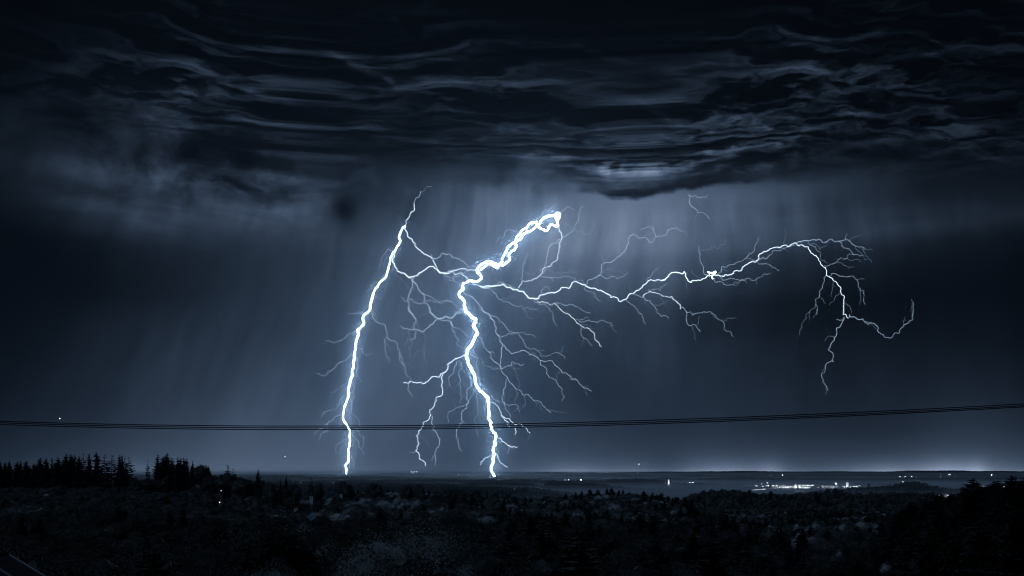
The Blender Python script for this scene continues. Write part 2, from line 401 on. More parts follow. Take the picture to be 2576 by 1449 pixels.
def build_ground():
    ths = np.concatenate([np.linspace(-180, -40, 20)[:-1], np.linspace(-40, 40, 321), np.linspace(40, 180, 20)[1:]]) * math.pi / 180
    ds = [2.0]
    while ds[-1] < 27500: ds.append(ds[-1] * 1.045 + .5)
    ds = np.array(ds)
    T, D = np.meshgrid(ths, ds)
    c = np.cos(np.clip(T, -.62, .62))
    YY = D * c
    PX = CX + F * np.tan(np.clip(T, -.62, .62))
    Z = ground_z(PX.ravel(), YY.ravel()).reshape(T.shape)
    back = np.clip((np.abs(T) - .7) / .8, 0, 1)
    Z = Z * (1 - back) + back * (-14 - np.minimum(D, 3000) * .02)
    Xw = D * np.sin(T); Yw = D * np.cos(T)
    verts = np.stack([Xw, Yw, Z], -1).reshape(-1, 3)
    nr, nc = T.shape
    a = (np.arange(nr - 1)[:, None] * nc + np.arange(nc - 1)[None]).ravel()
    faces = np.stack([a, a + 1, a + nc + 1, a + nc], -1)
    # close the middle
    o = obj('ground', mesh('ground', verts, faces, M['ground'], True))
    tag(o, kind='structure')
    return float(Z.min())
ZMIN = build_ground()

# ------------------------------------------------------------------ tree models
class Buf:
    def __init__(s): s.v = []; s.f = []; s.n = 0
    def tri(s, P): # P: (n,3,3)
        P = np.asarray(P, float); k = len(P)
        s.v.append(P.reshape(-1, 3)); s.f.append(np.arange(3 * k).reshape(-1, 3) + s.n); s.n += 3 * k
    def mesh(s, name, mat): return mesh(name, np.concatenate(s.v), np.concatenate(s.f), mat)
def tube(path, rads, n=6):
    """closed tapered tube as triangles"""
    path = np.asarray(path, float); rads = np.asarray(rads, float)
    t = np.gradient(path, axis=0); t /= np.linalg.norm(t, axis=1, keepdims=True) + 1e-9
    ref = np.array([0, 1., 0]) if abs(t[:, 1]).mean() < .8 else np.array([1., 0, 0])
    a = np.cross(t, ref); a /= np.linalg.norm(a, axis=1, keepdims=True) + 1e-9
    b = np.cross(t, a)
    ang = np.arange(n) * 2 * math.pi / n
    V = path[:, None] + rads[:, None, None] * (a[:, None] * np.cos(ang)[None, :, None] + b[:, None] * np.sin(ang)[None, :, None])
    V = V.reshape(-1, 3); m_ = len(path); F_ = []
    for i in range(m_ - 1):
        for j in range(n):
            p, q = i * n + j, i * n + (j + 1) % n
            F_ += [(p, q, q + n), (p, q + n, p + n)]
    for j in range(1, n - 1): F_ += [(0, j + 1, j), ((m_ - 1) * n, (m_ - 1) * n + j, (m_ - 1) * n + j + 1)]
    return V, np.array(F_)

def spruce_model(seed, whorls=26, ratio=.15, per=10, bare=.08, twigs=5, droop=.35, flat=False):
    """unit-height spruce: (crown mesh, trunk mesh)"""
    r = np.random.RandomState(seed); B = Buf()
    for w in range(whorls):
        f = w / (whorls - 1); zz = bare + (1 - bare) * (f ** .93)
        Lr = ratio * (1 - f) ** .52 * (1.0 + .22 * r.randn()) + .008
        if f < .12: Lr *= .75 + f * 2
        for k in range(per if f < .8 else per - 3):
            a = 2 * math.pi * (k + r.rand() * .8) / per + w * .7
            Lb = Lr * (.55 + .6 * r.rand())
            if r.rand() < .10: Lb *= 1.25
            d = np.array([math.cos(a), math.sin(a), 0]); s_ = np.array([-d[1], d[0], 0])
            z0 = zz + r.randn() * .006
            up = .18 * f - droop * (1 - f)
            p0 = np.array([0, 0, z0]); p1 = p0 + d * Lb * .55 + np.array([0, 0, Lb * (up - .04)]); p2 = p0 + d * Lb + np.array([0, 0, Lb * (up * .8 + .05)])
            wd = Lb * .32 + .004
            T = [[p0, p1 + s_ * wd, p1 - s_ * wd], [p1 + s_ * wd, p2, p1 - s_ * wd]]
            th = np.array([0, 0, -wd * .9])
            T += [[p0 , p1 + th, p1 + s_ * .2 * wd], [p1 + th, p2, p1 - s_ * .2 * wd]]
            for j in range(twigs):
                q = p0 + (p2 - p0) * (.25 + .7 * (j + r.rand()) / twigs); sg = 1 if j % 2 else -1
                e = q + (s_ * sg * .8 + d * .7) * Lb * (.22 + .2 * r.rand()) + np.array([0, 0, -Lb * (.05 + .22 * r.rand())])
                T.append([q, e, q + d * Lb * .26 + np.array([0, 0, -.01 * Lb])])
            B.tri(T)
    if not flat:      # dense inner foliage round the stem
        n_ = 9; rr_ = [(.10, .34), (.3, .42), (.5, .34), (.7, .22), (.86, .12), (.97, .02)]
        ring = [[(math.cos(2 * math.pi * j / n_ + i) * ratio * q * r.uniform(.7, 1.3) * (1.25 if i else 1), math.sin(2 * math.pi * j / n_ + i) * ratio * q * r.uniform(.7, 1.3) * (1.25 if i else 1), bare * .8 + (1 - bare) * zf + r.uniform(-.01, .01)) for j in range(n_)] for i, (zf, q) in enumerate(rr_)]
        T = []
        for i in range(len(ring) - 1):
            for j in range(n_):
                a_, b_, c_, d2 = ring[i][j], ring[i][(j + 1) % n_], ring[i + 1][(j + 1) % n_], ring[i + 1][j]; T += [[a_, b_, c_], [a_, c_, d2]]
        B.tri(T)
    # leader
    B.tri([[[.006, 0, .955], [-.004, .005, .955], [0, 0, 1.02]], [[-.004, .005, .955], [-.003, -.006, .955], [0, 0, 1.02]]])
    cm = B.mesh('spruce_crown', M['needle'])
    V, Fc = tube([[0, 0, -.03], [0, 0, .3], [0, 0, .98]], [.014, .010, .002], 7)
    return cm, mesh('spruce_trunk', V, Fc, M['bark'])

import bmesh
_b = bmesh.new(); bmesh.ops.create_icosphere(_b, subdivisions=2, radius=1.0)
ICO_V = np.array([v.co[:] for v in _b.verts]); ICO_F = np.array([[v.index for v in f.verts] for f in _b.faces]); _b.free()
def broad_model(seed, leaves=10000, lsize=.019, lobes=15, wide=.36, low=.22, mat='leaf', core=.66):
    """unit-height broadleaf tree"""
    r = np.random.RandomState(seed)
    cz = .5 * (1 + low); hz = .5 * (1 - low)
    C = []
    while len(C) < lobes:
        p = r.uniform(-1, 1, 3)
        q = np.linalg.norm(p)
        if .35 < q < .95 and (p[2] > -.75):
            C.append((p[0] * wide * .78, p[1] * wide * .78, cz + p[2] * hz * .78, (.11 + .11 * r.rand()) * (wide / .36) * (15 / lobes) ** .33))
    C = np.array(C)
    idx = r.randint(0, len(C), leaves)
    d = r.randn(leaves, 3); d /= np.linalg.norm(d, axis=1, keepdims=True)
    rad = C[idx, 3] * (1 - .32 * r.rand(leaves) ** 2) * (1 + .09 * r.randn(leaves))
    P = C[idx, :3] + d * rad[:, None] * np.array([1.1, 1.1, .85])
    nrm = d + .22 * r.randn(leaves, 3); nrm /= np.linalg.norm(nrm, axis=1, keepdims=True)
    t = np.cross(nrm, r.randn(leaves, 3)); t /= np.linalg.norm(t, axis=1, keepdims=True)
    b = np.cross(nrm, t)
    s_ = lsize * (.5 + r.rand(leaves))[:, None]
    T1 = np.stack([P - t * s_ * .5, P + b * s_ * .35, P + t * s_ * .6], 1)
    T2 = np.stack([P - t * s_ * .5, P + t * s_ * .6, P - b * s_ * .4 + nrm * s_ * .1], 1)
    B = Buf(); B.tri(np.concatenate([T1, T2]))
    for c_ in C:      # dense lumpy leaf mass inside each bough
        w_ = core + .10 * np.sin(ICO_V[:, :1] * 5 + c_[0] * 40) * np.cos(ICO_V[:, 1:2] * 6 + c_[1] * 40) + .10 * r.randn(len(ICO_V), 1)
        P_ = c_[:3] + ICO_V * w_ * c_[3] * np.array([1.1, 1.1, .85]); B.tri(P_[ICO_F])
    cm = B.mesh('broadleaf_crown', M[mat])
    V, Fc = tube([[0, 0, -.03], [.005, 0, low * .9], [0, 0.01, cz]], [.022, .017, .008], 7)
    VV, FF = [V], [Fc]; n = len(V)
    for k in range(7):
        c = C[r.randint(len(C))]; z0 = low * .8 + r.rand() * .25
        v, f = tube([[0, 0, z0], [c[0] * .5, c[1] * .5, z0 + (c[2] - z0) * .6], [c[0], c[1], c[2]]], [.010, .007, .003], 5)
        VV.append(v); FF.append(f + n); n += len(v)
    return cm, mesh('broadleaf_trunk', np.concatenate(VV), np.concatenate(FF), M['bark'])

SPR = [spruce_model(s, w, ra, pe, .10, tw) for s, w, ra, pe, tw in [(1, 30, .16, 11, 6), (2, 26, .13, 10, 6), (3, 32, .19, 12, 6), (4, 24, .145, 9, 5)]]
SPR_OPEN = [spruce_model(8, 19, .17, 7, .14, 6, .25, True), spruce_model(9, 22, .15, 7, .16, 6, .15, True)]
BRD = [broad_model(21), broad_model(22, wide=.42, low=.15), broad_model(23, wide=.32, lobes=18), broad_model(24, 3000, .03, 16, .38, .3)]
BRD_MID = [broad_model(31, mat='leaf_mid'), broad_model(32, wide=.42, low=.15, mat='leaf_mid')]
BRD_PALE = [broad_model(41, mat='leaf_pale'), broad_model(42, wide=.44, low=.1, mat='leaf_pale')]
HERO = [broad_model(51, 52000, .0115, 34, .40, .12, 'leaf_hero', .40), broad_model(52, 80000, .0105, 40, .55, .15, 'leaf_hero', .38)]
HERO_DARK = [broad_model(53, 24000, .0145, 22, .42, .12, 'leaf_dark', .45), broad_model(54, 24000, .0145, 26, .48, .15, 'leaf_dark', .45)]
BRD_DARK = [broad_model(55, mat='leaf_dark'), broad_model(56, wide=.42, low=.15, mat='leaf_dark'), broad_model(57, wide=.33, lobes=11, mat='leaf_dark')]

def tree(kind, models, px, top_py, y, h=None, width=None, label='', group=None, ground=True, cat=None):
    """a tree standing on the ground at distance y whose tip shows at (px, top_py)"""
    x, yy, zt = at(px, top_py, y)
    zg = float(ground_z([px], [y])[0]) - .3
    if h is None: h = zt - zg
    h = max(h, 4)
    name = 'spruce_tree' if kind == 's' else 'broadleaf_tree'
    t = bpy.data.objects.new(name, None); col.objects.link(t); t.empty_display_size = .1
    z0 = zt - h
    if z0 > zg: h = zt - zg; z0 = zg
    t.location = (x, yy, z0)
    wsc = width if width else h
    t.scale = (wsc, wsc, h); t.rotation_euler = (0, 0, rng.random() * 6.28)
    cm, tm = models
    obj('crown', cm, t); obj('trunk', tm, t)
    tag(t, label, cat or ('spruce' if kind == 's' else 'tree'), group)
    return t

# ------------------------------------------------------------------ named trees
def Z1(zx, zy): return (.1354 * zx, 1126.9 + .1354 * zy)            # left ridge, first stand
def Z2(zx, zy): return (335.4 + .1354 * zx, 1126.9 + .1354 * zy)    # left ridge, second stand
def Q(k, zx, zy): return (644 * k + zx / 4, 1086.8 + zy / 4)        # bottom quarter strips

YR = 950.0
n_spr = 0
stand1 = [(10,255,26,0),(90,240,28,0),(170,235,24,0),(325,245,34,0),(385,230,28,0),(488,230,34,0),(620,275,26,0),(745,180,44,0),(860,185,32,0),(965,172,27,0),
          (1080,165,40,0),(1165,205,30,0),(1230,108,38,0),(1320,115,42,0),(1385,125,38,0),(1470,150,32,0),(1550,95,38,1),(1660,90,38,1),(1800,70,56,1),(1945,115,40,1),
          (2075,122,52,1),(2225,120,42,1),(2270,135,30,1),(2325,170,26,1),(2395,160,40,1)]
desc1 = {0:"spruce cut by the left edge of the picture, standing on the left ridge", 6:"short spruce in the dip before the tall stand of the left ridge",
 7:"broad spruce rising just right of the dip in the left ridge tree line", 12:"tall pointed spruce where the left ridge stand steps up to full height",
 16:"first see-through spruce from the left in the sky-lit end of the ridge stand", 17:"narrow sky-lit spruce just left of the tallest, widest crown on the ridge",
 18:"tallest and widest spruce of the left ridge stand", 19:"slim spruce just right of the tallest, widest crown on the ridge",
 20:"wide round-topped spruce third from the open gap on the left ridge", 21:"twin-topped spruce's taller half near the right end of the ridge stand",
 22:"twin-topped spruce's lower half near the right end of the ridge stand", 23:"small spruce squeezed beside the last spruce before the open gap",
 24:"last spruce of the ridge stand, standing free against the open sky gap", 1:"second spruce from the left edge on the left ridge", 2:"slender loose spruce third from the left edge on the ridge",
 3:"bushy spruce leaning into a narrower one on the low left part of the ridge", 4:"narrow spruce to the right of a bushy one on the low left ridge", 5:"neat cone-shaped spruce just left of the dip in the ridge line",
 8:"pointed spruce between the broad spruce and a small slim one on the ridge", 9:"small slim spruce left of the massed crowns of the ridge stand", 10:"rounded spruce at the start of the massed crowns on the left ridge",
 11:"low spruce tucked left of the pointed spruce where the stand steps up", 13:"blunt-topped spruce in the solid black middle of the ridge stand", 14:"right-hand neighbour of the blunt-topped spruce in the black ridge stand",
 15:"lower spruce where the black ridge stand opens to chinks of sky"}
for i, (zx, zy, wd, op) in enumerate(stand1):
    px, py = Z1(zx, zy)
    y = YR + (i * 37 % 5) * 9 - 20
    h = (1214 - py) / F * y
    mdl = SPR[[0, 3, 0, 2, 1][i % 5]] if not op else [SPR_OPEN[0], SPR[3], SPR[1], SPR_OPEN[1]][i % 4]
    ratio = {0: .145, 1: .15}[op]
    tree('s', mdl, px, py, y, h, width=wd * .95, label=desc1[i], group="spruces on the left ridge")
# darker spruces filling the back of the solid part of the stand
for i in range(17):
    px = rng.uniform(140, 200) if i > 9 else rng.uniform(2, 200); py = 1170 - max(0, px - 70) * .09 + rng.uniform(-6, 8)
    tree('s', SPR[i % 3], px, py, YR + 60 + 5 * i, (1214 - py) / F * YR, label="black spruce filling the solid left part of the ridge stand from behind", group="spruces behind the left ridge stand")
for i in range(12):
    px = 6 + i * 17.5; tree('b', BRD[i % 4], px, 1180 + rng.uniform(-5, 6) - (3 if px > 120 else -4), YR + 40, None, width=20, label="dark rounded crown filling the foot of the solid part of the ridge stand", group="crowns at the foot of the left ridge stand")

stand2 = [(450,115,46,'s',"slender tall spruce at the left end of the second ridge stand"),
 (565,150,50,'s',"broad spruce between the slender spruce and the highest spire of the second stand"),
 (628,95,52,'s',"spruce with the highest thin spire of the second ridge stand"),(720,170,46,'s',"ragged spruce just right of the highest thin spire"),
 (825,165,32,'s',"thin-tipped spruce in the notch of the second ridge stand"),(875,185,40,'s',"first of the three level-topped spruces of the second stand"),
 (940,180,44,'s',"middle of the three level-topped spruces of the second stand"),(995,195,44,'s',"last of the three level-topped spruces of the second stand"),
 (1095,225,26,'s',"small thin spruce poking out above the round oak on the ridge"),(1350,310,30,'s',"small spruce tip at the right shoulder of the round oak"),
 (1395,322,24,'s',"second small spruce tip sloping down right of the round oak"),
 (1750,310,46,'s',"ragged dark spruce of the isolated pair on the ridge"),(1860,375,34,'s',"lower right spruce of the isolated pair on the ridge"),
 (2320,405,42,'s',"lone small spruce on the ridge between the isolated pair and the chapel")]
for i, (zx, zy, wd, k, lb) in enumerate(stand2):
    px, py = Z2(zx, zy); y = YR + (i * 29 % 4) * 8
    tree('s', SPR[[3, 2, 0, 1][i % 4]] if i < 11 else SPR_OPEN[i % 2], px, py, y, (1216 - py) / F * y + (4 if i > 10 else 0), width=wd * .9, label=lb, group="trees of the second ridge stand")
t = tree('s', SPR_OPEN[0], *Z2(268, 205), YR, (1212 - 1154.6) / F * YR, width=17, label="thin half-bare spruce with flat wind-torn top standing alone in the gap", group="trees of the second ridge stand")
for i, (zx, zy, wd, lb, bt) in enumerate([(190,570,15,"low round tree under the half-bare spruce",1226),(640,230,17,"dense round crown filling the middle of the second stand",1216),(900,290,16,"dense crown below the three level-topped spruces",1216),
    (1220,298,15,"round spreading oak on the right side of the second stand",1216),(1310,360,12,"right half of the round spreading oak pair",1216),(1480,490,10,"low bushy tree sloping down between oak and isolated pair",1220),
    (1690,430,12,"bushy crown at the foot of the isolated spruce pair",1222),(1810,455,12,"dark undergrowth tree below the isolated spruce pair",1224),(1985,530,10,"small notched tree right of the isolated pair",1224),
    (2080,560,12,"low round tree between isolated pair and lone small spruce",1226),(2420,600,14,"low crown right of the lone small spruce",1228),(1600,520,12,"low crown just left of the isolated spruce pair",1224)]):
    px, py = Z2(zx, zy)
    tree('b', BRD[i % 4], px, py, YR + 15, (bt - py) / F * YR + 1.5, width=wd * 1.7, label=lb, group="broadleaf trees on the left ridge")

for i, (px, py, w) in enumerate([(528,1196,11),(545,1204,12),(566,1207,11),(583,1198,12),(606,1204,13),(622,1206,12),(640,1209,12),(660,1208,12),(676,1212,11),(694,1214,12),(712,1214,12),(728,1218,12),(344,1203,10),(352,1208,12),(372,1204,14),(395,1200,13),(420,1196,13)]):
    tree('b', BRD[i % 4], px, py, YR - 25 + (i % 4) * 9, None, width=w * 1.7, label=f"{['rounded','low','ragged','plump'][i % 4]} dark crown {'stepping down right of the second ridge stand' if px > 500 else 'under the left end of the second ridge stand'}", group="low crowns of the ridge tree line")
# trees round the chapel and in the middle distance (left centre)
for zx, zy, y, kind, mdl, h, w, lb in [
 (20,380,800,'s',SPR[0],20,17,"pointed spruce right of the lone ridge spruce, before the far forest line"),
 (245,455,820,'s',SPR[1],14,13,"left tip of two small spruces above the dark crowns left of the chapel"),
 (305,440,820,'s',SPR[2],15,14,"right tip of two small spruces above the dark crowns left of the chapel"),
 (150,510,800,'b',BRD[0],16,19,"dark round crown left of the two small spruce tips"),(360,500,790,'b',BRD[1],17,19,"dark round crown sloping down toward the chapel roof"),
 (555,450,860,'s',SPR_OPEN[0],30,25,"spruce with wide open branches rising behind the chapel tower"),(630,500,870,'b',BRD[3],20,14,"lopsided crown just right of the open spruce behind the chapel"),
 (880,482,760,'b',BRD[0],17,20,"flat-topped dark oak right of the chapel"),(950,500,765,'b',BRD[2],16,15,"right shoulder of the flat-topped dark oak"),
 (1190,507,780,'b',BRD[3],15,19,"dark flat crown in the middle between chapel and long ridge"),(1540,515,700,'b',BRD[1],18,18,"left of the two high round crowns above the pale willow"),
 (1650,520,700,'b',BRD[0],18,17,"right of the two high round crowns above the pale willow"),(1860,568,650,'b',BRD[3],17,17,"left crown of the smooth dark trio left of the mist"),
 (1945,560,650,'b',BRD[1],17,17,"middle crown of the smooth dark trio left of the mist"),(2040,568,650,'b',BRD[0],17,17,"right crown of the smooth dark trio left of the mist"),
 (2180,608,620,'s',SPR[2],18,19,"stout spruce at the edge of the misty hollow"),(2400,660,640,'b',BRD[3],14,20,"low dark crown below the misty hollow"),(2495,648,630,'s',SPR[0],15,14,"small spruce tip right of the misty hollow"),
 (1440,640,600,'b',BRD_PALE[0],14,15,"pale willow in the dark woods, left of the pair"),(1590,650,600,'b',BRD_PALE[1],15,16,"largest pale willow in the dark woods below the far ridge"),
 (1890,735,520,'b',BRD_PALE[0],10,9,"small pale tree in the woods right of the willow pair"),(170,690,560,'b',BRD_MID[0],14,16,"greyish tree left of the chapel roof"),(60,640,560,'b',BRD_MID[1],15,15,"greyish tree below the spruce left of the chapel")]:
    px, py = Q(1, zx, zy)
    tree(kind, mdl, px, py, y, h, width=w, label=lb, group="trees in the woods round the chapel")

# crowns that stand in front of the little houses and the chapel, hiding their feet
for px, py, y, w, h, lb in [(738,1279.5,700,9,13,"low crown in front of the shed below the chapel"),(752,1281,690,9,12,"low crown at the foot of the chapel roof"),(790,1259.5,720,7,14,"dark crown hiding the foot of the chapel tower"),(799,1256,735,8,15,"dark crown right of the chapel tower"),
    (776,1277,700,7,12,"small crown in front of the lower chapel roof"),(858,1244.5,720,9,14,"crown in front of the little white gable"),(870,1243,725,8,14,"crown right of the little white gable"),(846,1243.5,725,8,14,"crown left of the little white gable"),
    (551,1268.5,820,8,10,"crown hiding the foot of the pale house wall"),(561,1263,830,8,12,"crown right of the pale house wall"),(543,1262,830,8,12,"crown left of the pale house wall"),(497,1225.5,880,7,8,"crown hiding the foot of the white house corner"),(489,1221,885,7,9,"crown left of the white house corner"),(505,1221,885,7,9,"crown right of the white house corner")]:
    tree('b', BRD[int(px) % 4], px, py, y, None, width=w * 1.5, label=lb, group="trees in the woods round the chapel")
# foreground crowns
tree('b', HERO[0], 768, 1278, 172, 25, width=19, label="big dark cone-like maple crown in the foreground, left of the domed one", group="large foreground trees")
tree('b', HERO[1], 1010, 1320, 135, 22, width=21, label="huge domed lime crown filling the bottom centre of the foreground", group="large foreground trees")
tree('b', HERO[0], 915, 1345, 160, 20, width=13, label="leafy shoulder crown between the two biggest foreground trees", group="large foreground trees")
tree('b', HERO[1], 640, 1345, 190, 19, width=15, label="dim crown behind the left flank of the cone-like maple", group="large foreground trees")
tree('b', HERO[1], 690, 1415, 120, 16, width=9, label="low leafy crown at the bottom edge below the cone-like maple", group="large foreground trees")
tree('b', HERO[0], 1165, 1385, 130, 18, width=12, label="sloping right shoulder of foliage beside the huge domed crown", group="large foreground trees")

# spruces of the middle ridge and the dark slope in front of it
mid = [(785,570,950,9),(865,572,950,8),(955,556,950,9),(1005,558,955,9),(1075,575,960,8),(1115,572,950,8),(1250,612,950,8),(1325,590,930,10),(1415,600,930,10),(1460,622,925,7),(1500,608,930,10),
       (1570,640,925,8),(1645,648,900,9),(1745,650,900,9),(540,612,960,8),(640,600,960,7),(700,590,960,7),(1180,600,950,7),(315,650,950,7)]
mid_d = ["left outpost spruce","pointed spruce","tallest spire","twin of the tallest spire","small spruce","rough-topped spruce","low spruce","dark spruce standing clear","spruce with a needle tip","stunted spruce","stout spruce","half-hidden spruce","blunt spruce","last spruce","low first spruce","small notched spruce","round-shouldered spruce","sunken spruce","far left spruce"]
mid_at = ["at the start of the jagged crest","just left of the crest top","on top of the jagged crest","right beside it on the jagged crest","in the dip right of the two spires","right of the crest dip","where the crest starts to fall","on the falling part of the crest",
  "on the lower crest left of the stout one","between the needle tip and the stout one","on the lower crest","right of the stout one","near the crest's right foot","at the right foot of the crest","on the smooth left rise of the crest","on the left rise below the outpost","just left of the outpost","between crest top and its fall","where mist meets the crest"]
for (zx, zy, y, w), a, b in zip(mid, mid_d, mid_at):
    px, py = Q(2, zx, zy)
    tree('s', SPR[(zx // 10) % 4], px, py, y, 18, width=w * 3.0, label=f"{a} {b}, middle distance", group="spruces on the middle ridge")
for i, (zx, zy, y, w, lb) in enumerate([(1808,680,560,15,"tall dark spruce, highest on the slope right of centre"),(1700,735,560,12,"shorter spruce leaning on the tall one right of centre"),(1860,760,545,12,"low spruce on the right flank of the tall one right of centre"),
  (2165,785,420,15,"heavy black spruce above the pale willows' left end"),(2100,870,420,12,"lower black spruce left of the heavy one above the willows"),(2230,860,415,12,"lower black spruce right of the heavy one above the willows"),
  (2380,985,380,10,"small black spruce in front of the left pale willow"),(2460,1000,380,10,"second small black spruce in front of the pale willows"),
  (265,790,480,12,"spruce rising left-most from the black centre woods"),(410,835,480,11,"second low spruce in the black centre woods"),(550,810,470,12,"bulky spruce in the black centre woods"),(765,795,480,12,"lone clear spruce in the black centre woods"),
  (980,890,450,11,"low spruce beside the faint clearing in the centre woods"),(1190,840,460,14,"broad spruce right of the faint clearing"),(1280,825,470,12,"taller neighbour right of the broad spruce by the clearing"),(1335,835,470,10,"slim spruce at the right of the clearing group"),
  (90,850,470,11,"dim spruce at the left start of the centre woods"),(1480,850,500,11,"dim spruce between the clearing group and the tall dark spruce"),(1580,870,480,12,"dim low spruce left of the tall dark one")]):
    px, py = Q(2, zx, zy)
    tree('s', SPR[i % 4], px, py, y, 21, width=w * 2.4, label=lb, group="dark spruces in the centre woods")
for zx, zy, y, w, m_, lb in [(2010,740,600,17,BRD[0],"dark broadleaf crown beside the tall dark spruce"),(2070,712,600,16,BRD[2],"upright dark broadleaf crown right of the tall dark spruce"),(1960,770,590,14,BRD[1],"low crown at the left foot of the broadleaf pair")]:
    px, py = Q(2, zx, zy); tree('b', m_, px, py, y, 18, width=w, label=lb, group="dark broadleaf crowns right of centre")

# pale willows lower right and the dark oval tree among them
pw = [(40,975,"outermost left"),(130,960,"second from the left"),(250,915,"low"),(350,900,"round"),(440,895,"wide"),(540,905,"even"),(640,905,"dim"),(740,895,"thin-topped"),(935,880,"tallest"),(1000,885,"bright"),(1080,905,"drooping"),(1140,945,"small right-end"),(330,985,"front"),(520,1000,"lower front"),(960,1000,"lower right front"),(1090,1020,"ragged lower")]
for i, (zx, zy, a) in enumerate(pw):
    px, py = Q(3, zx, zy)
    tree('b', (BRD_PALE if i not in (2, 5, 6) else BRD_MID)[i % 2], px, py, 520 - (30 if zy > 970 else 0), 15, width=13 + (i % 3) * 2, label=f"{a} pale willow of the clump left of the black right-hand slope", group="pale willows in the hollow")
px, py = Q(3, 850, 900); tree('b', BRD[0], px, py, 430, 22, width=20, label="dark oval tree standing in the middle of the pale willow clump")
for i, (zx, zy, w) in enumerate([(690, 1170, 5), (1185, 1282, 4.5), (730, 1215, 4)]):
    px, py = Q(3, zx, zy); tree('b', BRD_PALE[i % 2], px, py, 330, 6, width=w * 1.4, label=["pale flowering bush in the black woods, the larger of the two lit patches", "small pale flowering bush at the foot of the black right slope", "lower lobe of the larger pale flowering bush"][i], group="pale bushes", cat="bush")

# the black spruce slope on the right
rt = [(1325,785),(1440,850),(1520,820),(1580,775),(1640,688),(1700,735),(1745,700),(1830,620),(1880,720),(1935,665),(1990,650),(2055,556),(2110,620),(2170,562),(2240,570),(2290,540),(2340,530),(2390,590),(2440,530),(2500,580),(2560,488),(1230,930),(1280,880)]
rd = ["lowest outpost spruce","low notched spruce","small spruce","sloping spruce","tall pointed spruce","low spruce in the gap","narrow spruce","high lone spire","sunken spruce","short sharp spruce","dense spruce","tallest spire left of the summit group","low spruce",
      "broad spire","even spruce","slim spire","needle-tipped spire","low shoulder spruce","tall loose spire","low spruce before the edge","highest spruce, cut by the right edge","bottom spruce at the slope's foot","second spruce from the slope's foot"]
for i, (zx, zy) in enumerate(rt):
    px, py = Q(3, zx, zy); y = 330 + (i % 5) * 12
    tree('s', SPR[i % 4], px, py, y, 24, width=36 + (i % 3) * 5, label=rd[i] + (" of the black right-hand slope" if i != 20 else " of the picture"), group="spruces on the black right-hand slope")
for i, (zx, zy) in enumerate([(30,585),(95,625),(485,590),(530,605)]):
    px, py = Q(3, zx, zy); tree('s', SPR[i % 4], px, py, 2300, 20, width=26, label=["lone spruce on the far wooded knoll below the town's lit hall","smaller spruce beside the lone one on the far knoll","left spruce of a pair below the town","right spruce of a pair below the town"][i], group="spruces before the town")
px, py = Q(3, 1010, 510); tree('b', BRD[0], px, py, 5500, 30, width=36, label="big round tree at the right end of the lit town")

# ------------------------------------------------------------------ general woods
def th_at(y):
    ys = [r[0] for r in RINGS]; hs = [r[1] for r in RINGS]
    return np.interp(y, ys, hs)
def clear_view(px, top, halfw, y):
    """keep the line of sight to the chapel and the pale patches open"""
    for x0, x1, y1, yy in [(740, 798, 1277, 800), (1957, 2232, 1360, 470), (548, 556, 1266.5, 860), (494, 500, 1223.5, 900), (985, 1055, 1275, 590), (2092, 2122, 1400, 320), (2218, 2240, 1420, 320), (850, 866, 1243, 745)]:
        if y < yy and px + halfw > x0 and px - halfw < x1 and top < y1: return False
    return True
def frac_spruce(px, y):
    if px > 2180 and y < 560: return .96
    if 1250 < px < 1960 and y > 560: return .25
    if 1250 < px and y > 330: return .6
    if px > 1250: return .5
    return .12
pts = []
r2 = random.Random(99)
y = 118.0
while y < 1330:
    a = 13.0 if y < 350 else 10.0
    halfx = .535 * y
    n = int(2 * halfx / a)
    for i in range(n):
        x = -halfx + (i + r2.random()) * a; yy = y + r2.uniform(-a, a) * .6
        px = CX + F * x / yy
        pts.append((px, x, yy))
    y += a * (.9 if y < 350 else .9)
PX = np.array([p[0] for p in pts]); YY = np.array([p[2] for p in pts])
GZ = ground_z(PX, YY); TH = th_at(YY)
cand = []
for (px, x, yy), gz, th in zip(pts, GZ, TH):
    if yy < 135 and abs(px - 1010) < 230: continue
    sp_ = r2.random() < frac_spruce(px, yy)
    h = th * (r2.uniform(.82, 1.12) if yy > 430 else r2.uniform(.68, 1.2)) * (1.05 if sp_ else 1)
    if 1340 > px > 0 and 880 < yy and not sp_: h = th * r2.uniform(.7, 1.0)
    if px < 900 and yy > 840: h = min(h, 8); 
    if px < 900 and yy > 930: continue
    w = h * r2.uniform(.85, 1.15) * (1.1 if not sp_ else 1.45)
    top = HY - (gz + h) / yy * F
    hw = (.15 if sp_ else .4) * w / yy * F
    if not clear_view(px, top, hw, yy): continue
    if top > 1475 + 60: continue
    pale = (not sp_) and r2.random() < (.08 if (yy > 450 and px > 600) else .015)
    mid_ = (not sp_) and r2.random() < ((.9 if px > 1250 else (.6 if px > 700 else .15)) if (yy > 480 and px < 1960) else .05)  # mid tone favoured on farther slopes, imitating haze between tree rows
    cand.append((yy, px, x, gz - .3, h, w, sp_, pale, mid_))
cand.sort()
ZONES = [(130, "beside the near house roof"), (330, "below the tall ridge stand"), (480, "below the gap in the ridge"), (640, "below the isolated spruce pair"), (860, "around the cone-like maple"),
         (1160, "around the huge domed crown"), (1330, "just right of the huge domed crown"), (1520, "right below the main stroke"), (1760, "in the black bottom centre"), (1950, "left of the pale willows"), (2230, "below the pale willows"), (2400, "under the black right slope"), (9999, "in the bottom right corner")]
TALL = (20.5, 16.5)
ind = {True: 0, False: 0}; LIM = {True: 150, False: 210}
rest = []
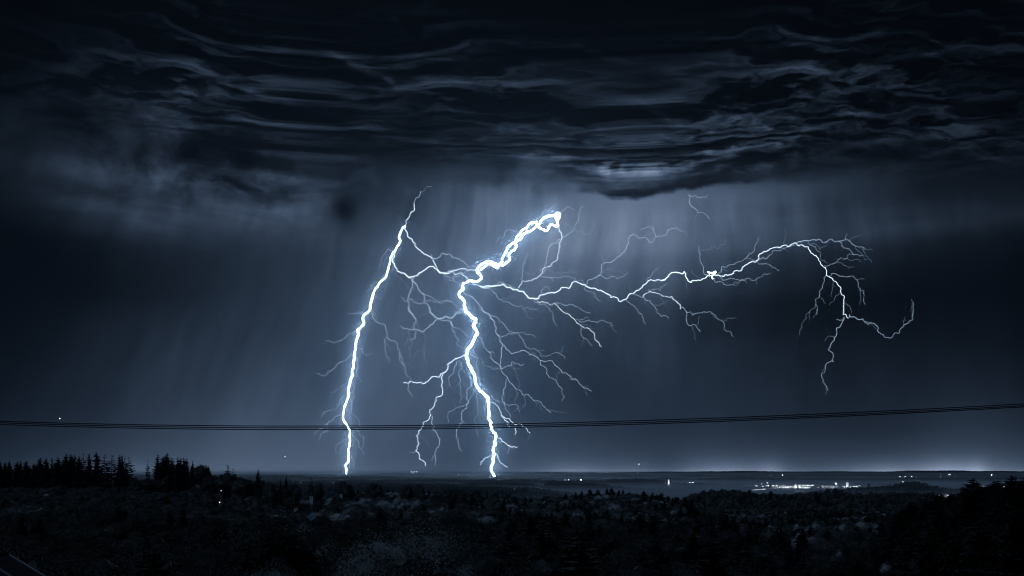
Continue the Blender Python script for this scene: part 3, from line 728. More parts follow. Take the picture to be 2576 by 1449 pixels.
for c in cand:
    yy, px, x, gz, h, w, s, pale, mid_ = c
    if ind[s] < LIM[s] and -40 < px < 2616:
        ind[s] += 1
        t = bpy.data.objects.new('spruce_tree' if s else 'broadleaf_tree', None); col.objects.link(t); t.empty_display_size = .1
        t.location = (x, yy, gz); t.scale = (w, w, h); t.rotation_euler = (0, 0, r2.random() * 6.28)
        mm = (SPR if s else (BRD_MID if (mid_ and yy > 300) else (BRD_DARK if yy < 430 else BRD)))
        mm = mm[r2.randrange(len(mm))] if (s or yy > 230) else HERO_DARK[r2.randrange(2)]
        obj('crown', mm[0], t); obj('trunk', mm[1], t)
        zone = next(z for lim, z in ZONES if px < lim)
        row = "at the bottom edge" if yy < 165 else ("in the lowest rows" if yy < 215 else ("in the second rows" if yy < 280 else "in the middle rows"))
        adj = ("tall " if h > TALL[0] * (1.1 if s else 1) else ("low " if h < TALL[1] else "")) + ("broad" if w > 1.04 * h * (1.32 if s else 1) else "slim")
        fam = ("black spruce" if s else ("greyish leafy crown" if (mid_ and yy > 300) else "dark leafy crown"))
        tag(t, f"{adj} {fam} {row} {zone}", 'spruce' if s else 'tree', f"{fam}s {row} {zone}")
    else: rest.append(c)

# models for the uncountable woods (only ever seen as instances)
protos = bpy.data.collections.new("tree_models")
def combined(models, name):
    ms = []; V = []; Fc = []; mi = []; n = 0
    for k, me in enumerate(models):
        v = np.empty(len(me.vertices) * 3, np.float32); me.vertices.foreach_get('co', v); v = v.reshape(-1, 3)
        f = np.empty(len(me.loops), np.int32); me.loops.foreach_get('vertex_index', f); f = f.reshape(-1, 3)
        V.append(v); Fc.append(f + n); n += len(v); mi += [k] * len(f)
    me2 = mesh(name, np.concatenate(V), np.concatenate(Fc)); 
    for me in models: me2.materials.append(me.materials[0])
    me2.polygons.foreach_set('material_index', mi)
    o = bpy.data.objects.new(name, me2); protos.objects.link(o); return o
plist = SPR + BRD + BRD_MID + BRD_PALE + BRD_DARK
for i, mdl in enumerate(plist): combined(mdl, "m%02d" % i)
far_s = [spruce_model(70 + i, 9, .17, 6, .1, 1) for i in range(3)]
far_b = [broad_model(80 + i, 260, .10, 9, .40, .1, 'leaf') for i in range(2)]
def clump(i):
    r = np.random.RandomState(500 + i); V = []; Fc = []; n = 0; mi = []
    ml = ['needle', 'leaf']
    for k in range(12):
        s = r.rand() < .65
        src = (far_s[r.randint(3)] if s else far_b[r.randint(2)])[0]
        v = np.empty(len(src.vertices) * 3, np.float32); src.vertices.foreach_get('co', v); v = v.reshape(-1, 3)
        f = np.empty(len(src.loops), np.int32); src.loops.foreach_get('vertex_index', f); f = f.reshape(-1, 3)
        h = r.uniform(.75, 1.1); off = r.uniform(-2.2, 2.2, 3); off[2] = 0
        V.append(v * h * np.array([1.2, 1.2, 1]) + off); Fc.append(f + n); n += len(v); mi += [0 if s else 1] * len(f)
    me2 = mesh("clump", np.concatenate(V), np.concatenate(Fc)); me2.materials.append(M['needle']); me2.materials.append(M['leaf'])
    me2.polygons.foreach_set('material_index', mi)
    return me2
far_protos = bpy.data.collections.new("far_tree_models")
for i in range(5):
    o = bpy.data.objects.new("c%02d" % i, clump(i)); far_protos.objects.link(o)

def scatter(name, P, S, Rz, I, collection, label=None):
    me = bpy.data.meshes.new(name); n = len(P)
    me.vertices.add(n); me.vertices.foreach_set('co', np.asarray(P, np.float32).ravel())
    a = me.attributes.new('sc', 'FLOAT_VECTOR', 'POINT'); a.data.foreach_set('vector', np.asarray(S, np.float32).ravel())
    a = me.attributes.new('rz', 'FLOAT', 'POINT'); a.data.foreach_set('value', np.asarray(Rz, np.float32))
    a = me.attributes.new('ix', 'INT', 'POINT'); a.data.foreach_set('value', np.asarray(I, np.int32))
    o = obj(name, me)
    ng = bpy.data.node_groups.new(name + "_nodes", 'GeometryNodeTree')
    ng.interface.new_socket('Geometry', in_out='INPUT', socket_type='NodeSocketGeometry')
    ng.interface.new_socket('Geometry', in_out='OUTPUT', socket_type='NodeSocketGeometry')
    N, L = ng.nodes, ng.links
    gi = N.new('NodeGroupInput'); go = N.new('NodeGroupOutput')
    ip = N.new('GeometryNodeInstanceOnPoints'); ci = N.new('GeometryNodeCollectionInfo')
    ci.inputs['Collection'].default_value = collection; ci.inputs['Separate Children'].default_value = True; ci.inputs['Reset Children'].default_value = True
    ip.inputs['Pick Instance'].default_value = True
    def attr(nm, ty):
        q = N.new('GeometryNodeInputNamedAttribute'); q.data_type = ty; q.inputs['Name'].default_value = nm; return q.outputs['Attribute']
    L.new(gi.outputs[0], ip.inputs['Points']); L.new(ci.outputs[0], ip.inputs['Instance'])
    L.new(attr('ix', 'INT'), ip.inputs['Instance Index']); L.new(attr('sc', 'FLOAT_VECTOR'), ip.inputs['Scale'])
    cx = N.new('ShaderNodeCombineXYZ'); L.new(attr('rz', 'FLOAT'), cx.inputs[2]); 
    er = N.new('FunctionNodeEulerToRotation'); L.new(cx.outputs[0], er.inputs[0]); L.new(er.outputs[0], ip.inputs['Rotation'])
    L.new(ip.outputs[0], go.inputs[0])
    md = o.modifiers.new('scatter', 'NODES'); md.node_group = ng
    tag(o, label, None, None, 'stuff')
    return o
P, S, Rz, I = [], [], [], []
for yy, px, x, gz, h, w, s, pale, mid_ in rest:
    P.append((x, yy, gz)); S.append((w, w, h)); Rz.append(r2.random() * 6.28)
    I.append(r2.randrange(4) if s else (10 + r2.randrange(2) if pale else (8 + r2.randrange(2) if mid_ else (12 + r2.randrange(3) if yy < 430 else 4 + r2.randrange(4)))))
scatter('forest', P, S, Rz, I, protos, "dark mixed woods covering the hollow between foreground and ridges")

P, S, Rz, I = [], [], [], []
for yr, th, prof in RINGS:
    if yr < 1400 or th < 10: continue
    n = 2600 if yr < 10000 else 3600
    lo, hi = (.80, 1.05) if yr < 5000 else (.88, 1.04)
    u = nrng.uniform(-120, 2696, n); q = nrng.uniform(0, 1, n) ** .6
    yy = yr * (lo + (hi - lo) * q)
    gz = ground_z(u, yy)
    town = (u > 1730) & (u < 2190) & (yy > 5100) & (yy < 6900)
    for k in range(n):
        if town[k] and not (yr == 7200): continue
        h = th * nrng.uniform(.6, 1.15) + (nrng.rand() < .03) * 7
        P.append(((u[k] - CX) / F * yy[k], yy[k], gz[k] - 1)); sxy = max(14, yy[k] / 420.0) * (1.0 if yy[k] < 9000 else 1.5)
        S.append((sxy, sxy, h)); Rz.append(nrng.rand() * 6.28); I.append(nrng.randint(5))
scatter('distant_forest', P, S, Rz, I, far_protos, "endless far forest on the misty ridges up to the horizon")

# ------------------------------------------------------------------ lightning
CROP = {'A': (1200, 600, .41403), 'B': (1500, 1150, .44864), 'C': (1800, 700, .41417), 'D': (2480, 700, .55204), 'E': (1100, 1100, .48309)}
BOLT = {
'L': """
A f 1.5|1010,238 985,240 950,255 910,285
A b 2.6|910,285 905,315 870,340 848,395
A m 4.5|848,395 855,455 815,485 808,515 782,545 785,575 775,600
A c 8|775,600 735,640 720,680 732,735 715,770 690,795 680,825 655,852 635,885 628,950 612,1010 605,1040 560,1090 525,1150 490,1190 482,1207
E c 10|620,0 605,60 597,115 553,165 547,240 495,287 513,325 485,380 485,430 468,470 468,550 455,600 463,630 435,680 428,730 432,770 418,830 395,890 388,950 388,985 415,1020 442,1070 432,1110 435,1170 425,1220 430,1275 405,1335 410,1400
A m 5|775,600 778,640 795,665 800,700 840,745 870,790 915,825 955,855 985,870 1025,905 1050,950 1060,985 1085,1025 1115,1022 1150,1032 1185,1012 1210,992 1260,990 1320,983 1370,995 1415,990 1430,995
A m 7|665,852 670,885 655,925 675,940 690,975 725,1015 770,1030 805,1065 840,1062 885,1050 892,1025 940,1000 965,978 1000,965 1040,985 1075,1005 1110,1020
A m 4|1110,1020 1190,1005 1285,1022 1320,1055 1350,1090
A b 1.3|690,795 620,805 570,865 545,900 535,970
A f 1|640,870 580,930 490,970 415,1000
A b 1.5|612,1005 590,985
A b 2|560,1090 530,1110 475,1130 440,1175 415,1198
A f 1|590,1070 610,1100 595,1160 590,1210 530,1275
A f 1|672,1030 730,1060 780,1120 820,1175 880,1185
A b 3|850,1065 835,1130 820,1180 805,1215 795,1270 800,1330 820,1385 870,1445
A b 3|805,1070 850,1100 885,1145 905,1200 940,1280 990,1335 1000,1380 1060,1430 1090,1449
A b 2|800,1275 760,1270 735,1240
A b 1.4|930,1205 985,1225 1050,1270 1120,1280 1190,1275
A b 1.4|805,1250 850,1290 940,1295 980,1275 1040,1290 1100,1300 1200,1290 1250,1320 1260,1360
A b 2|660,950 670,985 650,1010 620,1000
A b 2.2|455,1345 480,1400 510,1449
A b 1.3|400,1400 360,1385 300,1385 250,1390
E b 2.2|600,120 615,160 635,205 690,235 720,295 728,335 795,385 810,430 840,490 860,560 880,640 905,675
E b 1.5|725,340 722,400 718,460 735,500 748,540
E f 1|730,390 770,438
E b 1.3|820,460 825,520 850,545
E b 2|490,295 440,310 410,345 375,370 330,385 290,372 252,375
E f 1|370,370 345,405
E b 1.5|550,165 500,150 425,157
E b 2.4|465,470 430,490 400,525 340,550 300,595 255,637 215,637 182,627
E b 1.5|495,430 540,438 570,485 600,462 615,465
E b 2.5|485,450 500,530 500,590 480,640 460,700 435,715
E b 1.3|490,640 520,685 545,672
E b 2|460,710 465,760 450,770 470,825 450,890 430,910 450,960 445,1020 430,1040
E b 2|435,800 450,850 440,930 435,980 445,1010
E b 1.4|420,715 380,715 345,745 320,770 280,770
E b 1.4|415,800 365,820 350,870 310,905 260,915 215,970
E b 2.2|385,920 345,950 300,990 270,1005 230,1050 160,1095
E b 1.2|268,1010 265,1070 200,1135
E b 2|445,1085 480,1130 510,1170 530,1210 550,1258
E b 1.8|420,1120 400,1135 395,1180 345,1245
E b 1.3|400,1130 340,1170 330,1200 345,1245
E b 1.4|440,1260 465,1340
E b 1.3|450,890 490,960 500,1050 540,1110 545,1150 530,1200
""",
'M': """
C c 14|700,262 650,262 600,275 565,290 545,320 520,350 490,375 440,405 415,420 375,455 345,490 310,510
C c 12|510,320 480,320 450,330 430,360 395,385 370,410 345,440 330,480 300,510 265,540 245,570 230,610 205,645 205,680 165,705 120,690 75,675 40,690 0,715
C c 12|310,505 335,540 315,570 285,585 260,620 275,660 235,685 205,715 180,700
C c 13|510,320 530,360 565,385 605,400 620,370 640,345 690,365 705,330 695,265
C c 34|690,258 712,256 704,285 686,285
C c 8|165,705 160,740 115,715 80,695 40,725 0,755
A c 12|1449,957 1425,985 1425,1020 1455,1040 1465,1070 1430,1098 1355,1090 1300,1115 1290,1150
A c 15|1290,1150 1295,1175 1260,1205 1265,1235 1305,1275 1308,1328
B c 15.5|540,0 550,45 590,75 635,100 635,130 612,155 630,190 645,235 610,290 580,340 565,380 555,415 570,455 590,500 600,535 625,575 628,640 645,670 665,705 700,725 745,765 735,800 735,850 745,890 738,930 765,965 765,1020 805,1075 800,1150 780,1210 775,1270 780,1300 762,1340 770,1385 790,1420
C m 7|700,262 715,300 720,350 700,370
A b 3|1010,855 1045,892 1070,885 1100,850 1145,858 1190,865 1215,890 1265,903 1310,930 1330,960 1360,972 1415,965
B m 3.5|780,1225 740,1255 700,1280 670,1325
B m 3.5|792,1200 820,1260 845,1310 880,1335 900,1342
B b 2|785,1292 805,1315 820,1323
B m 4|805,1078 850,1130 905,1160 950,1165 985,1172
B b 3|908,1160 910,1205 897,1232
B b 1.5|930,1165 948,1195
B m 3.5|748,812 805,825 835,870 850,915 900,960 940,1010 965,1020 962,1072
B m 3|850,912 920,945 960,985 1010,980 1045,1010 1065,1040 1088,1055
B b 2|735,740 780,770 830,803 880,810 940,815 985,835 1000,880
B m 5|550,405 500,425 440,460 400,505 360,552 300,585 245,610 185,648 130,632 72,640 30,635
B b 2.2|72,640 75,705 105,745
B m 4|360,552 345,610 345,670 357,720 345,742 302,760 290,805 248,860 252,895 195,965 155,1045 150,1120 130,1205 160,1250 200,1295 215,1330
B b 1.5|130,1205 80,1220
B b 3|255,895 268,950 270,1025 315,1080 330,1140 310,1180 295,1245 300,1280 290,1320
B b 1.5|295,1245 265,1290
B b 2.2|440,460 380,487
B f 1|260,860 290,888
B b 2.5|470,455 455,510 430,570 410,620 425,662
B b 1.3|497,460 513,520 505,600 512,700 520,755 498,810
B b 3|530,20 490,45 450,88 380,80 320,100 355,115 425,122 440,150 480,180 520,210 560,245 605,272
B b 3.5|245,0 250,40 290,80 320,100 280,145 215,185 180,210 130,185 105,190 60,180 0,160
B b 2.5|430,125 435,180 460,235 485,265 475,300 510,335 550,358
B b 3|545,335 555,380
B b 3|70,0 75,40 130,100 115,140 115,180 135,215 130,255 80,275
B f 1.2|130,100 155,180 205,235 215,300 190,320 190,370 110,410
B f 1|200,370 210,440 222,500
B f 1|75,200 60,260 35,320
B f 1|95,275 80,340 65,430
B b 3|615,595 598,625 600,660 560,695 560,740 572,790 560,850 520,910 530,960 490,1010 470,1050 465,1095 485,1110 500,1160 520,1210
B b 1.6|572,790 510,830 440,865 400,890 395,930 405,970
B b 2|630,670 610,700 590,760 572,790
B b 2|635,680 640,740 645,800 655,850 640,920 640,1000 640,1050 652,1085
B f 1.3|690,735 670,790 650,810
B f 1|650,810 605,870 570,905
B f 1|655,815 685,880 680,930
B b 2.5|590,370 620,420 650,450 655,520 650,590 660,640 640,670
B b 1.6|620,300 612,360 625,395 680,430 690,475 740,500 790,525 830,530
B f 1|660,640 720,670 745,720
B b 3.2|680,0 695,40 750,70 775,110 785,155 800,195 825,250 828,285 860,320 900,360 980,380 1060,378 1120,405 1160,440 1240,450 1290,480 1340,525 1350,548 1420,575 1480,610 1520,655 1560,680 1605,705
B f 1|1530,665 1560,745
B f 1.2|1420,580 1430,610 1480,610
B b 2|1175,448 1190,495 1222,515 1225,560 1290,605 1330,665 1355,715 1350,790
B b 2.8|860,320 845,370 850,420 840,475 845,515 895,500 945,460 990,475 1020,490 1035,480
B b 2.6|650,240 685,290 700,345 740,375 790,390
B b 2.6|740,375 755,430 800,465 840,515 860,555 900,595 930,640 970,690 1040,740 1110,780 1160,790 1210,840 1265,882
B b 2|900,600 885,650 858,700 852,765 875,820 905,880 925,935
B f 1.2|965,695 968,760 960,810 1000,840
B f 1.2|1040,740 1045,800 1025,840
B f 1|1110,785 1140,830
B b 1.8|760,70 810,90 830,130 890,175 920,205 960,225 1000,245 1035,290 1050,320 1130,355 1170,385 1215,420 1255,410 1340,395 1370,440
B b 1.5|825,235 880,238 945,230 1000,222 1060,235 1130,258
B f 1.2|945,465 955,520 975,580 995,630 990,670
A b 3|1300,1350 1275,1380 1235,1390 1205,1420 1130,1415 1075,1445
A b 2|1120,1030 1200,1070 1240,1110 1285,1150
A b 2|1165,1080 1200,1090 1215,1050 1270,1035 1340,1010
A f 1.2|1120,1035 1130,1090 1165,1140 1170,1190 1190,1230 1190,1280
A b 3|1300,1175 1330,1225 1390,1250 1440,1310 1480,1370 1545,1405 1560,1449
A f 1.3|1550,1405 1600,1430
C b 2|510,310 560,270 600,210 590,170
C b 1.5|600,210 640,195 690,175
C b 1.6|715,225 760,205 785,188 855,212
C b 2|345,410 300,395 245,392 215,450 150,503
C m 3.2|715,360 720,400 738,440 735,480 715,510 710,560 705,620 690,670 650,695 600,730 575,740 570,780 545,800 490,830 440,850 390,852 380,885 345,915
C b 2.5|735,475 700,505 640,515 615,560 610,620 600,660 580,720 570,780
C b 1.9|740,440 800,425 845,400 865,340 895,280 905,220 940,175
C f 1.2|845,400 800,345 740,320
C b 1.8|385,850 370,830 385,800 390,740 405,680 415,630 435,615 430,590
C f 1.2|840,400 900,410 945,435 990,425 1030,385 1045,330
""",
'H': """
A m 4|1360,1100 1400,1130 1450,1145 1530,1140 1600,1138
C m 7|0,905 60,898 150,898 210,880 265,910 340,930 380,950 430,990 465,1010 500,1012 555,980 605,970 670,965 740,912 780,915 830,872 890,872 950,885 1020,920 1090,935 1160,975 1230,1000 1290,1030 1320,1025 1390,970 1450,920 1510,870 1590,855 1640,848
C b 3|0,905 80,932 150,890 195,868 240,890 300,910 350,935 400,960 470,1010
D m 8|0,640 40,615 70,582 110,585 155,575 162,605 180,640 200,653 245,635 300,620 340,600
D m 6|340,600 385,600 420,610 475,600 535,572 550,545 600,515 655,500 675,455 720,435 760,415 830,400 885,390 910,380
D m 5|910,380 950,395 1000,410 1015,450 1060,480 1080,510 1100,545 1120,595 1160,620 1195,660 1220,685 1222,730 1240,780 1240,830 1235,870 1265,890
D c 9|315,580 345,585 370,580 350,600 340,612 352,625
D m 6|322,600 335,580 360,605
D b 2|360,605 385,590 415,540 465,530 520,510 570,488 610,490 650,500
D b 1.4|575,485 600,450 635,420 655,375 670,345
D b 2.2|655,500 690,480 740,462 770,435 820,420 880,410 915,385
D b 1.5|655,505 690,530 730,525 770,550 800,570
D b 2.2|310,600 285,560 285,540 265,515 255,480 265,460 258,430 255,400
D f 1.2|265,460 260,440 300,430 340,405 400,395 440,365
D b 1.6|360,620 375,650 440,668 490,665 500,645 545,635 580,655
D b 1.3|395,605 450,630 540,635 600,620 660,618 700,590 740,592
D f 1|215,560 220,595 250,615 310,600
D b 3|910,380 960,370 1050,367 1095,380 1160,357 1205,370 1245,362 1280,370 1310,400 1340,410 1385,420
D b 2|1250,362 1253,340 1262,320
D b 2|1205,370 1225,405 1260,420 1290,440 1330,460 1370,465
D f 1.3|1320,400 1335,435 1365,465 1400,495
D f 1.2|1340,410 1380,435 1440,435
D b 1.8|1110,535 1150,525 1190,510 1200,492 1240,495 1265,465 1320,462
D f 1.3|1190,520 1240,535 1310,542
D f 1.2|1080,490 1130,520
D b 1.4|940,380 1010,395 1050,420 1075,440 1080,480
D f 1|1010,390 1080,430 1120,390 1140,378
D b 1.8|1150,605 1190,595 1230,605 1280,610 1330,632 1335,670 1375,705 1375,760 1385,800
D f 1|1330,632 1380,635
D b 1.8|1120,597 1100,620 1108,645 1095,690 1075,740 1050,795 1060,830 1060,870
D f 1.4|1050,795 1020,830 985,865 965,920 940,990 945,1010
D f 1|1080,755 1115,795
D b 2.5|1240,885 1220,940 1195,990 1170,1020 1150,1080 1148,1120 1165,1165 1170,1190 1120,1205 1115,1240 1088,1275 1095,1330 1125,1355 1135,1385
D f 1|1170,1020 1130,1015 1110,1050
D b 2.5|1265,895 1280,868 1320,890 1370,895 1405,938 1470,950 1490,1000 1550,1030 1580,1000 1630,960 1645,938 1680,930 1712,900 1712,860 1705,820 1700,765
D f 1.3|1245,795 1285,820 1290,860
D b 1.5|1190,905 1215,910 1240,890
C b 2.5|955,885 975,850 1020,835 1080,805 1105,760 1110,700 1130,685 1190,685 1230,655 1275,620 1310,585 1335,530 1340,470 1370,442 1415,440 1440,470 1480,460 1525,485 1540,508 1580,490 1590,440 1570,400 1525,355 1500,370 1455,395
C b 1.6|1590,455 1640,455 1690,425 1700,395 1745,378 1800,385 1835,405
D f 1.4|30,310 45,290 75,285 120,290 150,305 180,335
C f 1.2|1275,615 1255,560 1240,515
C f 1|1120,685 1105,640 1080,615
C b 1.8|545,800 590,820 640,825 730,822 800,815 850,825 895,850 950,880
C b 1.5|640,825 660,862
C f 1.4|580,765 640,755 700,780 780,775 830,765 880,800
C f 1.2|500,775 460,790 400,768 340,765
C b 1.5|545,775 540,740 560,725
C b 1.8|1075,805 1120,815 1160,832 1220,815 1290,815 1340,790
C f 1.2|1090,770 1150,742 1220,765 1290,790
C m 2.8|490,1015 530,1045 580,1050 680,1055
C b 2|680,1055 780,1075 860,1085 910,1100 950,1130 1000,1150
C m 3|680,1058 720,1100 750,1130 790,1145 820,1180 860,1205 895,1240 930,1265 970,1275 1010,1310 1040,1360 1060,1400 1100,1449
C b 2|895,1220 960,1215 1080,1220 1150,1230 1205,1258
C b 1.5|870,1198 940,1200 985,1190
C b 1.8|905,1255 915,1310 920,1350 960,1375 990,1420 1015,1440
C f 1|918,1350 915,1449
C b 1.6|490,1015 530,1060 600,1085 630,1120 665,1170 680,1220 700,1255
C b 1.4|100,930 150,990 200,1025 270,1050 330,1085 390,1108 430,1095 530,1100
C f 1|395,1108 425,1160 490,1200
C b 1.3|960,885 960,945 1010,955 1040,995 1095,1040
C b 2.2|1400,970 1440,990 1475,1000 1540,1030 1555,1060 1580,1080 1600,1140 1640,1180 1710,1195
C m 3|1475,1000 1495,970 1560,960 1620,970 1670,990 1735,995 1770,1030 1805,1060 1815,1110
D b 2.6|65,745 90,770 122,798 130,825 170,850 172,900 180,935 235,945 245,965 265,985
D b 1.4|170,850 215,873 260,858 320,850 365,870 385,900 420,920 425,965 470,985 490,1020
D f 1|420,915 510,895
D f 1|245,940 260,880
C b 1.6|1320,1030 1370,1070 1410,1100 1430,1140 1470,1180 1500,1240
C b 1.4|1560,955 1530,930 1540,950 1590,930 1635,940 1650,900 1700,880
C f 1.3|1580,1065 1640,1060 1700,1030
C b 1.4|1510,865 1530,825 1560,780 1620,735
C f 1|185,865 190,800
C b 1.4|555,980 580,915 605,905 630,950
""",
'S': """
D b 2.2|180,55 198,65 192,95 208,140 243,155 248,178 285,175 312,190 318,205 330,220
D b 2.2|198,65 235,58 250,75 295,75 315,55
D f 1.2|295,75 335,82
D f 1|248,178 240,195 232,215
"""}
BMAT = {'c': emitter('stroke core glow', 88.0, (.50, .72, 1), True), 'm': emitter('leader glow', 2.8, (.68, .84, 1)),
        'b': emitter('branch glow', 1.7, (.55, .76, 1)), 'f': emitter('faint branch glow', .75, (.5, .74, 1))}
def depth(px, py):
    """distance of the discharge: the left stroke comes down farther back than the right one"""
    k = np.clip((1010 - px) / 160, 0, 1) * np.clip((py - 620) / 560, 0, 1)
    return 9050 + 3300 * k - np.clip((px - 1500) / 900, 0, 1) * 1200
def fractal(p, amp, seed, minseg=9.0):
    r = np.random.RandomState(seed)
    p = [np.array(q, float) for q in p]
    for it in range(5):
        o = [p[0]]
        for a, b in zip(p[:-1], p[1:]):
            d = np.linalg.norm(b - a)
            if d > minseg:
                n = np.array([-(b - a)[1], (b - a)[0]]) / d
                o.append((a + b) / 2 + n * d * r.uniform(-amp, amp))
            o.append(b)
        p = o
    return np.array(p)
def stroke(name, pts2, w, cls, parent, seed, amp=.17, taper=True):
    p = fractal(pts2, amp, seed, 7.0 if w < 6 else 10.0)
    px = p[:, 0] * .67083; py = p[:, 1] * .67083
    D = depth(px, py)
    r = np.random.RandomState(seed)
    D = D + np.cumsum(r.randn(len(p))) * 8
    P3 = np.stack([(px - CX) / F * D, D, (HY - py) / F * D], -1)
    rad = w * .67083 / 2 / F * D * (1 + .12 * r.randn(len(p)))
    if taper: rad = rad * np.linspace(1.12, .55 if cls in 'bf' else .9, len(p))
    V, Fc = tube(P3, np.maximum(rad, .4), 6 if w > 4 else 4)
    return obj(name, mesh(name, V, Fc, BMAT[cls]), parent)
BL = {'L': ("long branching lightning stroke striking the ground at the left, paired with the thicker one", "left"),
      'M': ("thickest, brightest lightning stroke, from the glowing loop down to the right", "main"),
      'H': ("sideways crawling lightning that arches across the right half of the sky without reaching the ground", "side"),
      'S': ("tiny separate lightning hook just under the dark cloud rim on the right", "hook")}
sd = 0
for key, txt in BOLT.items():
    root = bpy.data.objects.new('lightning_bolt', None); col.objects.link(root); root.empty_display_size = 5
    tag(root, BL[key][0], 'lightning')
    tw_pts = []
    for line in txt.strip().splitlines():
        sd += 1
        head, body_ = line.split('|'); cr, cls, w = head.split(); w = float(w)
        ox, oy, s = CROP[cr]
        p = [(ox + float(a.split(',')[0]) * s, oy + float(a.split(',')[1]) * s) for a in body_.split()]
        nm = 'main_channel' if cls == 'c' else 'branch'
        ww = max(w * .5 - 2.0, w * .25) if cls == 'c' else w * {'m': .28, 'b': .29, 'f': .42}[cls]
        stroke(nm, p, max(ww, .5), cls, root, sd, .19 if cls == 'c' else .30)
        # faint hair-like side twigs
        if cls != 'c' or w < 14:
            L_ = sum(math.dist(a, b) for a, b in zip(p[:-1], p[1:]))
            for k in range(int(L_ / 130)):
                i = rng.randrange(len(p) - 1)
                a, b = np.array(p[i]), np.array(p[i + 1]); q = a + (b - a) * rng.random()
                d = (b - a) / (np.linalg.norm(b - a) + 1e-6); ang = rng.choice([-1, 1]) * rng.uniform(.4, 1.0)
                d = np.array([d[0] * math.cos(ang) - d[1] * math.sin(ang), d[0] * math.sin(ang) + d[1] * math.cos(ang)])
                tw = [q]
                for j in range(rng.randint(2, 4)):
                    d = d + np.array([rng.uniform(-.5, .5), rng.uniform(-.3, .6)]); d /= np.linalg.norm(d)
                    tw.append(tw[-1] + d * rng.uniform(9, 22))
                tw_pts.append(tw)
    VV, FF, n = [], [], 0
    for tw in tw_pts:
        sd += 1
        o = stroke('x', tw, 1.0, 'f', None, sd, .3)
        me = o.data; v = np.empty(len(me.vertices) * 3, np.float32); me.vertices.foreach_get('co', v)
        f = np.empty(len(me.loops), np.int32); me.loops.foreach_get('vertex_index', f)
        VV.append(v.reshape(-1, 3)); FF.append(f.reshape(-1, 3) + n); n += len(v) // 3
        bpy.data.objects.remove(o); bpy.data.meshes.remove(me)
    if VV:
        o = obj('fine_twigs', mesh('fine_twigs', np.concatenate(VV), np.concatenate(FF), emitter('twig glow', .4, (.45, .7, 1))), root); o['kind'] = 'stuff'

# ------------------------------------------------------------------ simple builders
def box(x0, x1, y0, y1, z0, z1):
    v = [(x, y, z) for x in (x0, x1) for y in (y0, y1) for z in (z0, z1)]
    f = [(0, 1, 3, 2), (4, 6, 7, 5), (0, 4, 5, 1), (2, 3, 7, 6), (0, 2, 6, 4), (1, 5, 7, 3)]
    return v, f
def box_obj(name, b, mat, parent):
    v, f = box(*b); return obj(name, mesh(name, v, f, mat), parent)
def empty(name, loc, rz=0):
    o = bpy.data.objects.new(name, None); col.objects.link(o); o.location = loc; o.rotation_euler = (0, 0, rz); o.empty_display_size = .5; return o
def sphere_mesh(name, r, mat, nu=8, nv=5):
    V = [(0, 0, r)]; Fc = []
    for j in range(1, nv):
        for i in range(nu):
            a = 2 * math.pi * i / nu; b = math.pi * j / nv; V.append((r * math.sin(b) * math.cos(a), r * math.sin(b) * math.sin(a), r * math.cos(b)))
    V.append((0, 0, -r))
    for i in range(nu):
        Fc.append((0, 1 + i, 1 + (i + 1) % nu)); k = 1 + (nv - 2) * nu; Fc.append((len(V) - 1, k + (i + 1) % nu, k + i))
        for j in range(nv - 2): a = 1 + j * nu; Fc.append((a + i, a + nu + i, a + nu + (i + 1) % nu, a + (i + 1) % nu))
    return mesh(name, V, Fc, mat)
def gable(name, x0, x1, y0, y1, z, h, mat, parent, over=.3):
    """pitched roof, ridge along x"""
    x0 -= over; x1 += over; y0 -= over; y1 += over; ym = (y0 + y1) / 2; t = .15
    v = [(x0, y0, z), (x1, y0, z), (x1, ym, z + h), (x0, ym, z + h), (x0, y1, z), (x1, y1, z)]
    v += [(a, b, c - t) for a, b, c in v]
    f = [(0, 1, 2, 3), (3, 2, 5, 4), (7, 6, 9, 8), (8, 9, 10, 11), (0, 6, 7, 1), (4, 5, 11, 10), (0, 3, 9, 6), (3, 4, 10, 9), (1, 7, 8, 2), (2, 8, 11, 5)]
    return obj(name, mesh(name, v, f, mat), parent)
def gz1(px, y): return float(ground_z([px], [y])[0])

# ------------------------------------------------------------------ lamps
LM = emitter('lamp glass', 9.0, (.85, .92, 1)); LM2 = emitter('lamp glass bright', 26.0, (.9, .95, 1)); LMW = emitter('dim lamp glass', 3.5, (.7, .82, 1))
pole_cache = {}
def lamp(px, py, y, r=1.0, m=None, label='', group=None, pole=True, name='street_lamp'):
    x, yy, z = at(px, py, y)
    m = m or LM
    zg = gz1(px, y)
    if pole and z - r < zg + 3: z = zg + 3 + r
    o = empty(name, (x, yy, z))
    key = ('h', round(r, 1), m.name)
    if key not in pole_cache: pole_cache[key] = sphere_mesh('lamp_head', round(r, 1), m)
    obj('lamp_head', pole_cache[key], o)
    if pole:
        h = max(z - zg, 3)
        V, Fc = tube([[0, 0, -h], [0, 0, -h * .5], [0, 0, -r * .95]], [.22, .18, .12], 6)
        obj('pole', mesh('pole', V, Fc, M['steel']), o)
    tag(o, label, 'lamp', group)
    return o
def T(zx, zy): return ((2780 + .15528 * zx) * .67083, (1780 + .15528 * zy) * .67083)
